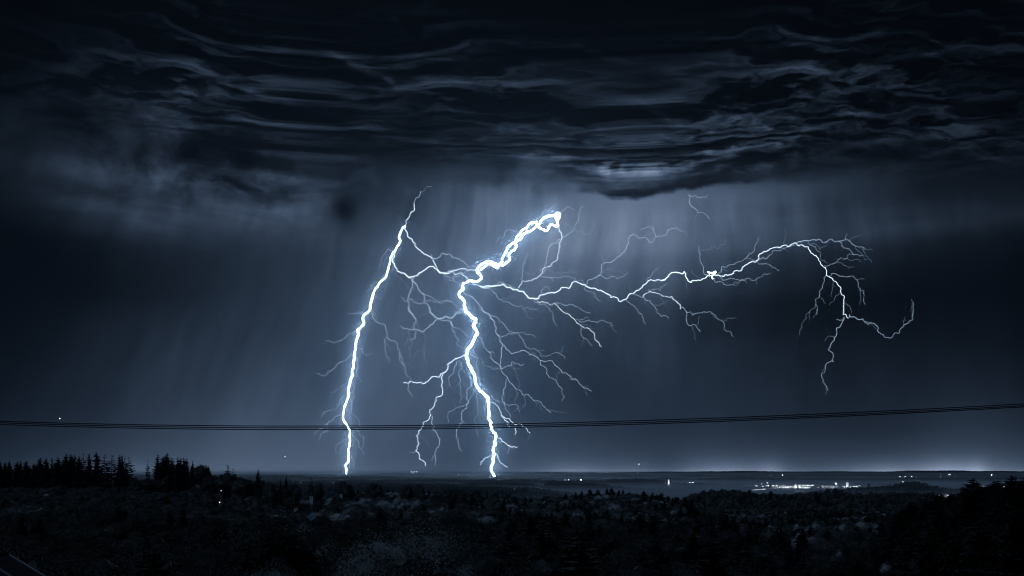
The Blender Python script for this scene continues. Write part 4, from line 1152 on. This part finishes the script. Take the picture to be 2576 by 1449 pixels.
town = [(490,225,2.2),(625,200,3.2),(350,268,2.8),(380,278,2.2),(520,280,3),(655,265,3.2),(768,258,2.8),(858,255,3),(1022,255,2.2),(925,308,3.6),(990,314,3.4),(1015,318,2.6),(1065,305,4.2),(1085,318,2.6),
        (1125,302,4),(1150,298,3.6),(1140,320,2.6),(1180,305,1.8),(1222,292,2.6),(1255,306,2.8),(1315,290,7),(1300,318,3),(1272,252,2),(1312,235,2),(1410,305,4.6),(1400,340,1.8),(1475,320,3.4),(1550,315,4.6),(1530,322,2.8),(1600,315,3.8),
        (1655,305,3),(1603,258,3.4),(1672,258,2),(1715,252,2.8),(1740,328,1.4),(650,330,1.6),(672,330,1.2),(720,323,1.2),(780,320,1.8),(825,320,2.2),(870,318,2.4),(2285,215,4.2),(1855,315,2.6),(1965,297,2.4),(2035,295,2),
        (2185,302,2.4),(2225,298,2.4),(2480,292,2.6),(2525,318,1.4),(2440,285,1.4),(60,255,1.0),(130,258,1.2),(165,262,1.0),(240,262,1.0),(270,368,1.4),(216,368,1.0)]
for i, (zx, zy, s) in enumerate(town):
    px, py = T(zx, zy)
    if s > 4.1: m_ = LM2
    else: m_ = LM if s > 1.7 else LMW
    lb = {20: "largest glaring floodlight at the heart of the lit valley town", 41: "single high lamp standing above the pale block at the town's right", 1: "highest lamp on the left side of the lit town",
          0: "small lamp left of the highest lamp on the town's left side", 2: "left of the two touching lamps above the bright streak", 3: "right of the two touching lamps above the bright streak"}.get(i)
    g = None
    if lb is None:
        lb, g = ("white street lamp in the dense row of lights in front of the lit hall", "lamps before the lit hall") if zx > 880 and zx < 1760 else (("small white street lamp on the left edge of the lit town", "lamps on the town's left side") if zx <= 880 else ("white lamp before the pale block at the right end of the town", "lamps at the town's right end"))
    lamp(px, py, 5650 + (i % 4) * 15, s * .62, m_, lb, g or "lamps of the valley town")
right_town = [(228,297,3),(312,300,3.2),(355,292,3.2),(385,292,3),(405,300,2),(290,312,1.8),(205,292,1.6),(235,308,1.6),(425,282,1.8)]
for i, (zx, zy, s) in enumerate(right_town):
    lamp((3100 + .28727 * zx) * .67083, (1740 + .28727 * zy) * .67083, 5700, s * .75, LM, "white lamp under the roofs between town tower and big round tree", "lamps right of the town tower")
# farther single lights: quarter strip, x, y, distance, radius, label
single = [(2,130,422,19300,5,"first dim light from the left on the horizon right of the main stroke"),(2,267,410,19300,9,"round bright light on the horizon, brightest just right of the main stroke"),(2,238,425,19300,4,"small light under the round bright horizon light"),
 (2,400,408,19300,8,"second round light on the horizon, right of the brightest"),(2,350,425,19300,4,"faint light between the two round horizon lights"),(2,570,481,7050,3,"light beside the far farm on the second dark ridge"),(2,530,483,7050,2,"dim light left of the far farm on the second ridge"),
 (2,690,481,7060,4,"twin white light alone right of the far farm"),(2,700,482,7060,3.2,"right companion of the twin white light past the far farm"),(2,1045,414,19200,5,"small light at the left of the far village on the horizon"),(2,1140,415,19200,8,"bright light on the far village crest"),
 (2,1170,421,19000,9,"brightest light of the far village on the horizon"),(2,1235,427,19000,7,"left lamp of the far village's long lit strip"),(2,1265,428,19000,7,"middle lamp of the far village's long lit strip"),(2,1295,427,19000,5,"right lamp of the far village's long lit strip"),
 (2,1510,416,19000,8,"light at the foot of the far church on the horizon"),(2,1790,508,6150,3,"left of two flat white lights right of the slim white tower"),(2,1820,508,6150,3.4,"right of two flat white lights right of the slim white tower"),
 (2,28,574,4400,2.6,"single light on the forested slope at the main stroke's foot"),(2,250,560,5050,1.6,"left of three faint specks in the valley past the stroke"),(2,268,563,5050,1.4,"middle of three faint specks in the valley past the stroke"),(2,292,568,5050,1.6,"right of three faint specks in the valley past the stroke"),
 (2,2165,449,12600,5,"lone dim light far above the left end of the town"),(3,18,437,12500,5,"left of the two small lights high above the town"),(3,36,435,12500,5.5,"right of the two small lights high above the town"),(3,147,433,12500,8.5,"bright lone light high above the lit hall"),
 (3,870,427,12500,4,"dim light far behind the town's right end"),(3,940,434,12500,3.5,"dimmest light far behind the big round tree"),(3,1327,450,11500,7,"first of four bright far lights above the wooded cone hill"),(3,1380,449,11500,7,"second of four bright far lights above the cone hill"),
 (3,1447,446,11500,7.5,"third of four bright far lights above the cone hill"),(3,1587,458,11500,8,"last of four bright far lights above the cone hill"),(3,1490,452,11500,3.5,"dim light between the third and last far lights"),(3,1530,453,11500,3.5,"second dim light before the last far light"),
 (3,1740,424,12500,4,"small light left of the far lit house on the right"),(3,1880,445,11500,4.5,"light below the far lit house on the right"),(3,1918,457,11500,4,"last small light right of the far lit house"),(3,1357,503,5000,2.8,"upper of two lights on the cone hill's left slope"),
 (3,1349,509,5000,2.6,"lower of two lights on the cone hill's left slope"),(3,1110,396,19600,6,"left light on the right-hand horizon glow"),(3,1170,398,19600,8,"brightest of the row on the right-hand horizon"),(3,1080,397,19600,4,"faint light left end of the right-hand horizon row"),
 (3,1320,398,19600,6,"light on the horizon right of the bright row"),(3,1390,389,19600,6,"light on the highest horizon tree line"),(3,2210,393,19600,5,"far light on the horizon near the right edge"),(3,1720,636,3450,2.4,"left of two lamps beside the pale domed house"),
 (3,1938,659,3300,2.2,"right lamp past the pale domed house"),(3,2075,555,5300,3.4,"lamp seen over the first tip of the black right slope"),(3,2380,555,5300,4.6,"bright lamp between two spruce tips of the black right slope"),(3,2170,546,5300,2.4,"dim lamp between spruce tips of the black slope"),
 (3,2480,536,5300,3.2,"lamp near the right edge behind the spruces"),(3,2520,540,5300,2.6,"dim lamp nearest to the right edge behind the spruces"),(1,2035,431,9600,4.5,"small bright light on the dark ridge between the two strokes"),(1,2140,428,9600,3.6,"small light left of the main stroke's foot"),
 (1,2195,425,9600,3.2,"dimmer light beside the main stroke's foot"),(1,1798,428,9600,3,"tiny light on the ridge between the strokes"),(1,450,508,5000,2,"faint light in the valley left of the chapel spruce"),(1,778,508,4600,2.2,"faint light in the valley right of the chapel"),
 (0,2210,708,640,.55,"lit garden lamp glinting through leaves below the isolated spruce pair"),(0,2225,590,700,.3,"faint glint between leaves above the garden lamp")]
for k, zx, zy, y, r, lb in single:
    px, py = Q(k, zx, zy)
    lamp(px, py, y, r * (.62 if y < 11000 else .5), LM if r > (2.4 if y < 7500 else 6) and y > 1000 else LMW, lb, "distant lights", pole=True)
for px, py, lb, r in [(1035,1187,"upper left of the cluster of pale round lights over the ridge",8),(1042,1186.5,"upper middle light of the pale round cluster over the ridge",7),(1039,1190,"lower light of the pale round cluster over the ridge",7),(1048.5,1187,"right, detached light of the pale round cluster",8)]:
    lamp(px, py, 12900, r * .6, LMW, lb, "cluster of mast lights", name='mast_light')
for px, py, r, m_, lb in [(150.5,1053,20,LM,"bright star low over the left part of the cables"),(717,1149,22,LMW,"faint star above the left forest ridge"),(1607.5,1167.5,15,LM,"star low above the horizon right of centre"),(1756,1158,12,LMW,"faintest star low over the right horizon"),(2523,1159,10,LMW,"faint star low near the right edge")]:
    x, yy, z = at(px, py, 50000); o = obj('star', sphere_mesh('star', r, m_), None, (x, yy, z)); tag(o, lb, 'star')

# ------------------------------------------------------------------ buildings
WIN = emitter('lit window', 1.6, (.75, .86, 1)); WIN2 = emitter('lit glazing', 3.2, (.85, .93, 1))
def floodlight(loc, watts, target_dz=6, size=1.5):
    l = bpy.data.lights.new('floodlight', 'POINT'); l.energy = watts; l.shadow_soft_size = size; l.color = (.8, .9, 1)
    o = bpy.data.objects.new('floodlight', l); col.objects.link(o); o.location = loc; return o
def hall(name, px0, px1, py0, py1, y, depth_, label, cat, rows, cols, winmat, roofh=3, wallmat='white', frac=.6):
    x0, _, z1 = at(px0, py0, y); x1, _, z0 = at(px1, py1, y)
    xc = (x0 + x1) / 2; zg = min(gz1((px0 + px1) / 2, y), z0)
    t = empty(name, (xc, y, zg)); w = x1 - x0; h = z1 - zg
    box_obj('wall', (-w / 2, w / 2, 0, depth_, 0, h), M[wallmat], t)
    gable('roof', -w / 2, w / 2, 0, depth_, h + .02, roofh, M['roofgrey'], t)
    vis = z1 - z0
    for r in range(rows):
        for c in range(cols):
            cw = w / cols; rh = vis / rows
            zc = h - vis + (r + .5) * rh; xc_ = -w / 2 + (c + .5) * cw
            fr = box_obj('window', (xc_ - cw * .36, xc_ + cw * .36, -.12, .0 - .003, zc - rh * frac / 2, zc + rh * frac / 2), M['steel'], t)
            v, f = box(xc_ - cw * .33, xc_ + cw * .33, -.2, -.125, zc - rh * frac * .44, zc + rh * frac * .44)
            p = obj('pane', mesh('pane', v, f, winmat if (r * 7 + c * 3) % 4 else M['darkwin']), None); p.parent = fr
    tag(t, label, cat)
    return t
a0 = T(1345, 238); a1 = T(1640, 282); hall('factory_hall', a0[0], a1[0], a0[1], a1[1], 5760, 40, "long low factory hall with pale lit front behind the brightest lamps", 'hall', 1, 12, WIN, 4, frac=.75)
a0 = T(1945, 262); a1 = T(2335, 332); hall('apartment_block', a0[0], a1[0], a0[1], a1[1], 5740, 18, "wide pale apartment block with window rows at the town's right", 'building', 3, 14, WIN, 4, frac=.5)
a0 = T(900, 262); a1 = T(1240, 300); hall('warehouse', a0[0], a1[0], a0[1], a1[1], 5770, 30, "dim warehouse behind the lamps left of the largest floodlight", 'building', 1, 9, WIN, 4, 'render_', frac=.4)
for zx0, zx1, zy0, zy1, lb in [(690,860,262,290,"left low house behind the lamps of the town's left side"),(1660,1750,240,275,"small house right of the lit factory hall"),(560,640,255,275,"smallest roof among the lamps on the town's left side")]:
    a0 = T(zx0, zy0); a1 = T(zx1, zy1); hall('house', a0[0], a1[0], a0[1], a1[1], 5760, 12, lb, 'house', 1, 4, WIN, 4, 'render_')
# towers
def tower(px, py_top, py_base, y, w, label, spire=6, flood=True, m='white', name='church_tower', watts=9000):
    x, _, zt = at(px, py_top, y); zb = at(px, py_base, y)[2]; zg = min(gz1(px, y), zb)
    t = empty(name, (x, y, zg)); h = zt - zg
    box_obj('wall', (-w / 2, w / 2, -w / 2, w / 2, 0, h), M[m], t)
    s = w / 2 + .2
    v = [(-s, -s, h + .01), (s, -s, h + .01), (s, s, h + .01), (-s, s, h + .01), (0, 0, h + spire)]
    obj('spire', mesh('spire', v, [(0, 1, 4), (1, 2, 4), (2, 3, 4), (3, 0, 4), (3, 2, 1, 0)], M['copper']), t)
    for dz in (.18, .5):
        v, f = box(-w * .13, w * .13, -w / 2 - .1, -w / 2 - .003, h - (zt - zb) * dz - w * .25, h - (zt - zb) * dz + w * .1)
        obj('window', mesh('window', v, f, M['darkwin']), t)
    tag(t, label, 'tower')
    if flood: 
        fl = floodlight((x - w * .6, y - w * 2.2, zb + 2), watts)
        fl.parent = None
    return t
tower(2131, 1213.5, 1224, 5850, 12, "pale square town tower right of the apartment block", 5, watts=50000)
tower(1682, 1206.5, 1215, 6900, 6, "slim white floodlit church tower in the dark hills right of centre", 5, watts=50000)
tower(1665.5, 1188.5, 1191.5, 19000, 16, "tiny pale church on the horizon right of the far village", 14, False)
tower(830, 1197, 1199, 9100, 7, "needle-thin dark church spire on the far forest ridge right of the left stroke's foot side", 24, False, 'render_', 'church_spire')
tower(1419, 1187, 1190, 19400, 16, "blocky dark tower silhouette on the horizon right of the main stroke", 3, False, 'render_', 'water_tower')
tower(2494, 1192, 1195, 12500, 8, "pale lit church in the far fields near the right edge", 10, True, watts=60000)
tower(2366, 1198.5, 1201, 11400, 7, "small dim church below the far lit house on the right", 8, True, watts=60000)
a0 = Q(3, 1803, 422); a1 = Q(3, 1838, 432); hall('farmhouse', a0[0], a1[0], a0[1], a1[1], 12500, 15, "far lit house with low arched roof on the right-hand hills", 'house', 1, 4, WIN2, 6)
a0 = Q(3, 1785, 630); a1 = Q(3, 1825, 650); hall('farmhouse', a0[0], a1[0], a0[1], a1[1], 3400, 14, "pale house between two lamps before the black right slope", 'house', 1, 3, WIN, 5)
floodlight((at(Q(3, 1800, 640)[0], Q(3, 1800, 640)[1], 3375)), 9000)
for zx, zy, w, y in [(520, 478, 26, 7000), (700, 340, 0, 0)]:
    if y: a0 = Q(2, zx, zy); a1 = Q(2, zx + w, zy + 8); hall('farmhouse', a0[0], a1[0], a0[1], a1[1], y + 60, 14, "far farm with pale wall on the second dark ridge", 'house', 1, 3, WIN, 5)
# lit glasshouses in front of the town
def glasshouse(p0, p1, y, label, m, wdt=14, h=5):
    x0, _, z0 = at(*p0, y); x1, _, z1 = at(*p1, y)
    L_ = math.hypot(x1 - x0, 0); t = empty('greenhouse', ((x0 + x1) / 2, y, (z0 + z1) / 2 - h))
    t.rotation_euler = (0, -math.atan2(z1 - z0, x1 - x0), 0)
    box_obj('base_wall', (-L_ / 2, L_ / 2, 0, wdt, -6, .6), M['render_'], t)
    n = 14
    for i in range(n):
        a, b = -L_ / 2 + L_ * i / n, -L_ / 2 + L_ * (i + 1) / n
        box_obj('pane', (a + .25, b - .25, -.02, .1, .62, h - .4), m, t)
        if i: box_obj('glazing_bar', (a - .22, a + .22, -.1, .2, .62, h - .4), M['steel'], t)
    gable('roof', -L_ / 2, L_ / 2, 0, wdt, h - .3, 1.5, M['roofgrey'], t)
    tag(t, label, 'greenhouse')
glasshouse(T(285, 360), T(592, 336), 5560, "long glaring lit greenhouse strip rising to the right at the town's left", WIN2, 14, 6)
glasshouse(T(1270, 385), T(1535, 395), 5500, "dimmer level greenhouse strip below the largest floodlight", emitter('dim glazing', 1.1, (.75, .86, 1)), 12, 6)

# ------------------------------------------------------------------ chapel
YC = 800.0
cxx, _, zt = at(785, 1249, YC); zb = at(785, 1259, YC)[2]; zg = gz1(785, YC) - 1
ch = empty('chapel', (cxx, YC, zg), R(-14)); hT = zt - zg
tw_ = 2.9
box_obj('tower_wall', (-tw_ / 2, tw_ / 2, -tw_ / 2, tw_ / 2, 0, hT), M['white'], ch)
# onion dome
prof = [(1.75, 0), (1.7, .25), (1.25, .5), (1.35, .9), (1.55, 1.4), (1.45, 1.9), (1.0, 2.5), (.45, 3.0), (.18, 3.4), (.06, 4.0), (0.02, 4.6)]
V = []; Fc = []
for i, (r_, z_) in enumerate(prof):
    for j in range(12): a = 2 * math.pi * j / 12; V.append((r_ * math.cos(a), r_ * math.sin(a), hT + .01 + z_))
for i in range(len(prof) - 1):
    for j in range(12): p, q = i * 12 + j, i * 12 + (j + 1) % 12; Fc.append((p, q, q + 12, p + 12))
Fc.append(tuple(range(11, -1, -1)))
obj('onion_dome', mesh('onion_dome', V, Fc, M['copper'], False), ch)
fr = box_obj('window', (-.05, .55, -tw_ / 2 - .1, -tw_ / 2 - .003, hT - 2.0, hT - .8), M['render_'], ch)
box_obj('pane', (.02, .48, -tw_ / 2 - .16, -tw_ / 2 - .105, hT - 1.9, hT - .85), M['darkwin'], fr)
fr = box_obj('window', (-tw_ / 2 - .1, -tw_ / 2 - .003, -.3, .3, hT - 2.0, hT - .8), M['render_'], ch)
box_obj('pane', (-tw_ / 2 - .16, -tw_ / 2 - .105, -.23, .23, hT - 1.9, hT - .85), M['darkwin'], fr)
# nave: roof slope falls toward the viewer and to the left
nh = at(785, 1259, YC)[2] - zg - .2
v = [(-tw_ / 2 - .05, -.5, nh), (-9.5, -.5, nh - .1), (-12.5, -8, nh - 7.2), (-3.2, -8, nh - 7.2), (-3.2, 6.5, nh - 7.2), (-12.5, 6.5, nh - 7.2)]
v += [(a, b, c - .25) for a, b, c in v]
obj('nave_roof', mesh('nave_roof', v, [(0, 1, 2, 3), (1, 0, 4, 5), (0, 3, 4), (1, 5, 2), (7, 6, 9, 8), (6, 7, 11, 10), (3, 2, 8, 9), (5, 4, 10, 11), (6, 10, 9), (7, 8, 11)], material('weathered slate roof', (.30, .32, .35), .5, .25, 1.2)), ch)
box_obj('nave_wall', (-12, -3.6, -7.4, 6, 0, nh - 7.0), M['white'], ch)
v = [(-3.1, -8.1, nh - 7.15), (-2.85, -8.1, nh - 7.15), (-tw_ / 2 + .2, -.6, nh + .1), (-tw_ / 2 - .05, -.6, nh + .1)]; v += [(a, b, c - .2) for a, b, c in v]
obj('verge_trim', mesh('verge_trim', v, [(0, 1, 2, 3), (7, 6, 5, 4), (0, 4, 5, 1), (1, 5, 6, 2), (2, 6, 7, 3), (3, 7, 4, 0)], M['metal']), ch)
tag(ch, "small white chapel tower with dark onion dome and grey roof among the trees", 'chapel')
for px, py, y, w, h, lb in [(744, 1280, 740, 2.6, 2.2, "small white-walled shed glimpsed below the chapel roof"), (858, 1242.5, 745, 1.7, 1.0, "little white gable glimpsed under the flat-topped oak"), (552, 1266, 860, 3.2, 3.0, "pale house wall shining through leaves below the isolated spruce pair"), (497,1223,900,2.5,2.4,"white house corner glimpsed under the massed crowns of the second ridge stand")]:
    x, _, z = at(px, py, y); zz = gz1(px, y); t = empty('house', (x, y, min(zz, z - h)), R(8)); H = z + h / 2 - t.location.z
    box_obj('wall', (-w / 2, w / 2, 0, 5, 0, H), M['white'], t); gable('roof', -w / 2, w / 2, 0, 5, H + .01, 1.2, M['tile'], t)
    fr = box_obj('window', (-w * .2, w * .1, -.08, -.003, H - h * .7, H - h * .35), M['render_'], t)
    box_obj('pane', (-w * .17, w * .07, -.12, -.083, H - h * .66, H - h * .39), M['darkwin'], fr)
    tag(t, lb, 'house')

# ------------------------------------------------------------------ near house roof, lower left corner
A_ = np.array([-15.55, 31.0, -2.61]); d_ = np.array([1.55, -1.0, -.55]); rdir = np.array([-1.0, -1.55, 0]) / math.hypot(1, 1.55)
hs = empty('house', (-18.5, 27.5, -11)); O = np.array([-18.5, 27.5, -11.0])
def loc_(p): return tuple(np.array(p) - O)
E0 = A_; E1 = A_ + d_ * 3.2; W0 = A_ + rdir * 9; W1 = E1 + rdir * 9
back = np.array([-1.55, 1.0, -.55]); N0 = A_ + back * 2.4; N1 = W0 + back * 2.4
v = [loc_(p) for p in (E0, E1, W1, W0, N0, N1)]; v += [(a, b, c - .18) for a, b, c in v]
obj('roof', mesh('roof', v, [(0, 3, 2, 1), (0, 4, 5, 3), (6, 7, 8, 9), (6, 9, 11, 10), (0, 1, 7, 6), (4, 0, 6, 10), (1, 2, 8, 7), (5, 4, 10, 11)], M['tile']), hs)
def beam(name, a, b, wdt, hgt, mat, parent):
    a, b = np.array(a, float), np.array(b, float); t = (b - a) / np.linalg.norm(b - a); s = np.cross(t, [0, 0, 1]); s /= np.linalg.norm(s); u = np.cross(s, t)
    v = [tuple(p + s * i * wdt / 2 + u * j * hgt / 2 - O) for p in (a, b) for i in (-1, 1) for j in (-1, 1)]
    return obj(name, mesh(name, v, [(0, 1, 3, 2), (4, 6, 7, 5), (0, 4, 5, 1), (2, 3, 7, 6), (0, 2, 6, 4), (1, 5, 7, 3)], mat), parent)
up = np.array([0, 0, .04])
beam('verge_trim', E0 + up, E1 + up, .03, .04, M['metal'], hs)
beam('ridge_cap', E0 + up, W0 + up, .16, .09, M['tile'], hs)
for k in range(9):   # standing seams of the roof
    q = rdir * (k + 1) * .9; beam('roof_seam', E0 + q + up * .5, E1 + q + up * .5, .04, .06, M['roofgrey'], hs)
wl = [E0 + d_ * .3 - rdir * -.4, E0 + d_ * 3.0 + rdir * .4, W0 + d_ * 3.0 - rdir * .4, W0 + d_ * .3 - rdir * .4]
v = [loc_((p[0], p[1], p[2] - .3)) for p in wl] + [loc_((p[0], p[1], -11.5)) for p in wl]
obj('wall', mesh('wall', v, [(0, 1, 5, 4), (1, 2, 6, 5), (2, 3, 7, 6), (3, 0, 4, 7)], M['render_']), hs)
tag(hs, "dark house roof with thin pale verge line in the bottom left corner", 'house')
bs = broad_model(61, 9000, .022, 26, .5, .02, 'leaf')
for px, py, y, w, h, lb in [(0, 1378, 40, 2.6, 9.5, "leafy bush top behind the roof in the bottom left corner"), (38, 1398, 42, 2.0, 9.2, "smaller bush sloping down behind the near roof")]:
    x, yy, z = at(px, py, y); zg = gz1(px, y); t = empty('bush', (x, yy, zg)); hh = z - zg; t.scale = (w * 2.0, w * 2.0, hh)
    obj('crown', bs[0], t); obj('trunk', bs[1], t); tag(t, lb, 'bush')

# ------------------------------------------------------------------ overhead cables
def cable(rows, label, y0=46.0):
    xs = np.array([0, 738, 1140, 1610, 2576.0]); cf = np.polyfit(xs, rows, 3)
    pxs = np.linspace(-420, 2996, 90); P3 = []
    for p in pxs:
        q = np.clip(p, -60, 2640); py = np.polyval(cf, q) + (np.polyval(np.polyder(cf), q)) * (p - q)
        P3.append(at(p, py, y0))
    P3 = np.array(P3); c0 = P3[45].copy()
    V, Fc = tube(P3 - c0, np.full(len(P3), .021), 8)
    o = obj('overhead_cable', mesh('overhead_cable', V, Fc, M['wire'], True), None, tuple(c0)); tag(o, label, 'cable', 'overhead cables')
cable([1059.6, 1071.7, 1069.0, 1058.0, 1016.0], "uppermost of the three thin black cables crossing the whole sky", 46.0)
cable([1063.4, 1076.0, 1074.2, 1062.6, 1020.4], "middle one of the three thin black cables crossing the sky", 46.3)
cable([1067.9, 1080.2, 1079.0, 1066.5, 1023.6], "lowest of the three thin black cables crossing the sky", 46.6)

# ------------------------------------------------------------------ haze
HAZE_D = 1.2e-5
v, f = box(-29000, 29000, -29000, 29000, ZMIN - 1.0, 2750)
hz = obj('haze', mesh('haze', v, f)); hz['kind'] = 'stuff'; hz['label'] = "blue rain haze filling the air between the hills"
hm = bpy.data.materials.new('rain haze'); hm.use_nodes = True; nt = hm.node_tree; nt.nodes.clear()
pv = nt.nodes.new('ShaderNodeVolumePrincipled'); ou = nt.nodes.new('ShaderNodeOutputMaterial')
pv.inputs['Color'].default_value = (.66, .82, 1.0, 1); pv.inputs['Density'].default_value = HAZE_D; pv.inputs['Anisotropy'].default_value = .55
nt.links.new(pv.outputs[0], ou.inputs['Volume']); hz.data.materials.append(hm)

# ------------------------------------------------------------------ rain shaft round the strokes: denser air, real scattering
def rain_shaft(c, rad, dens, g, label):
    V = []; Fc = []; nu, nv = 48, 24
    for j in range(nv + 1):
        b = math.pi * j / nv
        for i in range(nu):
            a = 2 * math.pi * i / nu
            z = c[2] + rad[2] * math.cos(b)
            V.append((c[0] + rad[0] * math.sin(b) * math.cos(a), c[1] + rad[1] * math.sin(b) * math.sin(a), max(z, ZMIN - .5)))
    for j in range(nv):
        for i in range(nu):
            p, q = j * nu + i, j * nu + (i + 1) % nu; Fc.append((p, p + nu, q + nu, q))
    o = obj('rain', mesh('rain', V, Fc, None, True)); o['kind'] = 'stuff'; o['label'] = label
    m = bpy.data.materials.new('rain'); m.use_nodes = True; nt = m.node_tree; nt.nodes.clear()
    pv = nt.nodes.new('ShaderNodeVolumePrincipled'); ou = nt.nodes.new('ShaderNodeOutputMaterial')
    pv.inputs['Color'].default_value = (.62, .80, 1.0, 1); pv.inputs['Density'].default_value = dens; pv.inputs['Anisotropy'].default_value = g
    nt.links.new(pv.outputs[0], ou.inputs['Volume']); o.data.materials.append(m)
for k_, (c_, r_, lb_) in enumerate([((-100, 10000, 650), (3000, 2900, 1980), "broad outer veil of rain round the lightning strokes"),
        ((-250, 10000, 650), (2250, 2300, 1750), "second, narrower veil of rain round the strokes"),
        ((-330, 9900, 650), (1600, 1800, 1500), "inner rain shaft holding both lightning strokes"),
        ((-300, 9700, 700), (1000, 1300, 1250), "densest core of the rain between the two strokes")]):
    rain_shaft(c_, r_, .75e-5, .5, lb_)

# ------------------------------------------------------------------ mist lying in the valleys (thicker towards the bottom)
for k_, top in enumerate((-80, -96, -112, -26)):
    v, f = box((-9000 if k_ < 3 else -16000) + 200 * k_, (9000 if k_ < 3 else 16000) - 200 * k_, 1150 + 120 * k_ if k_ < 3 else 2300, 15500 - 200 * k_ if k_ < 3 else 27000, ZMIN - .6 + .1 * k_, top)
    o = obj('valley_mist', mesh('valley_mist', v, f)); o['kind'] = 'stuff'; o['label'] = ["thin upper mist over the valleys", "middle layer of mist in the valleys", "dense low mist on the valley floors", "faint mist drifting over the low ridges"][k_]
    m = bpy.data.materials.new('valley mist'); m.use_nodes = True; nt = m.node_tree; nt.nodes.clear()
    pv = nt.nodes.new('ShaderNodeVolumePrincipled'); ou = nt.nodes.new('ShaderNodeOutputMaterial')
    pv.inputs['Color'].default_value = (.88, .95, 1.0, 1); pv.inputs['Density'].default_value = (5.5e-4, 1.4e-3, 2.5e-3, 5.5e-5)[k_]; pv.inputs['Anisotropy'].default_value = .0
    nt.links.new(pv.outputs[0], ou.inputs['Volume']); o.data.materials.append(m)

# ------------------------------------------------------------------ halo sheaths added round the brightest channels (nested scattering volumes)
def crop_path(*parts):
    o_ = []
    for cr, t_ in parts:
        ox, oy, q = CROP[cr]
        for a in t_.split():
            x_, y_ = a.split(','); px, py = (ox + float(x_) * q) * .67083, (oy + float(y_) * q) * .67083
            D = float(depth(np.array(px), np.array(py))); o_.append(((px - CX) / F * D, D, (HY - py) / F * D))
    return np.array(o_)
SH = [("main", crop_path(('C', '715,255 650,262 565,290 520,350 440,405 375,455 310,510 250,580 215,650 165,700 75,680 0,715'), ('A', '1425,985 1440,1060 1330,1100 1285,1160 1270,1230 1308,1310'), ('B', '550,45 625,115 640,235 580,340 557,410 600,530 630,640 740,765 740,880 765,1000 803,1090 778,1260 785,1400'))),
      ("left", crop_path(('A', '782,545 730,660 690,795 635,885 612,1010 525,1150 470,1260'), ('E', '600,100 550,200 500,300 485,430 465,560 440,700 428,790 392,900 395,1000 440,1070 435,1170 428,1275 408,1400')))]
for nm_, p_ in SH:
    for rr_, dn_ in ((55, 2.2e-4), (110, 1.1e-4), (210, .5e-4)):
        V, Fc = tube(p_, np.full(len(p_), float(rr_)), 14)
        V[:, 2] = np.maximum(V[:, 2], ZMIN - .4)
        o = obj('rain', mesh('rain', V, Fc)); o['kind'] = 'stuff'; o['label'] = f"added halo sheath close around the {nm_} lightning stroke"  # shares the veils' object name, but is a volume added for the halo
        m = bpy.data.materials.new('added halo sheath'); m.use_nodes = True; nt = m.node_tree; nt.nodes.clear()
        pv = nt.nodes.new('ShaderNodeVolumePrincipled'); ou = nt.nodes.new('ShaderNodeOutputMaterial')
        pv.inputs['Color'].default_value = (.75, .88, 1.0, 1); pv.inputs['Density'].default_value = dn_; pv.inputs['Anisotropy'].default_value = .3
        nt.links.new(pv.outputs[0], ou.inputs['Volume']); o.data.materials.append(m)
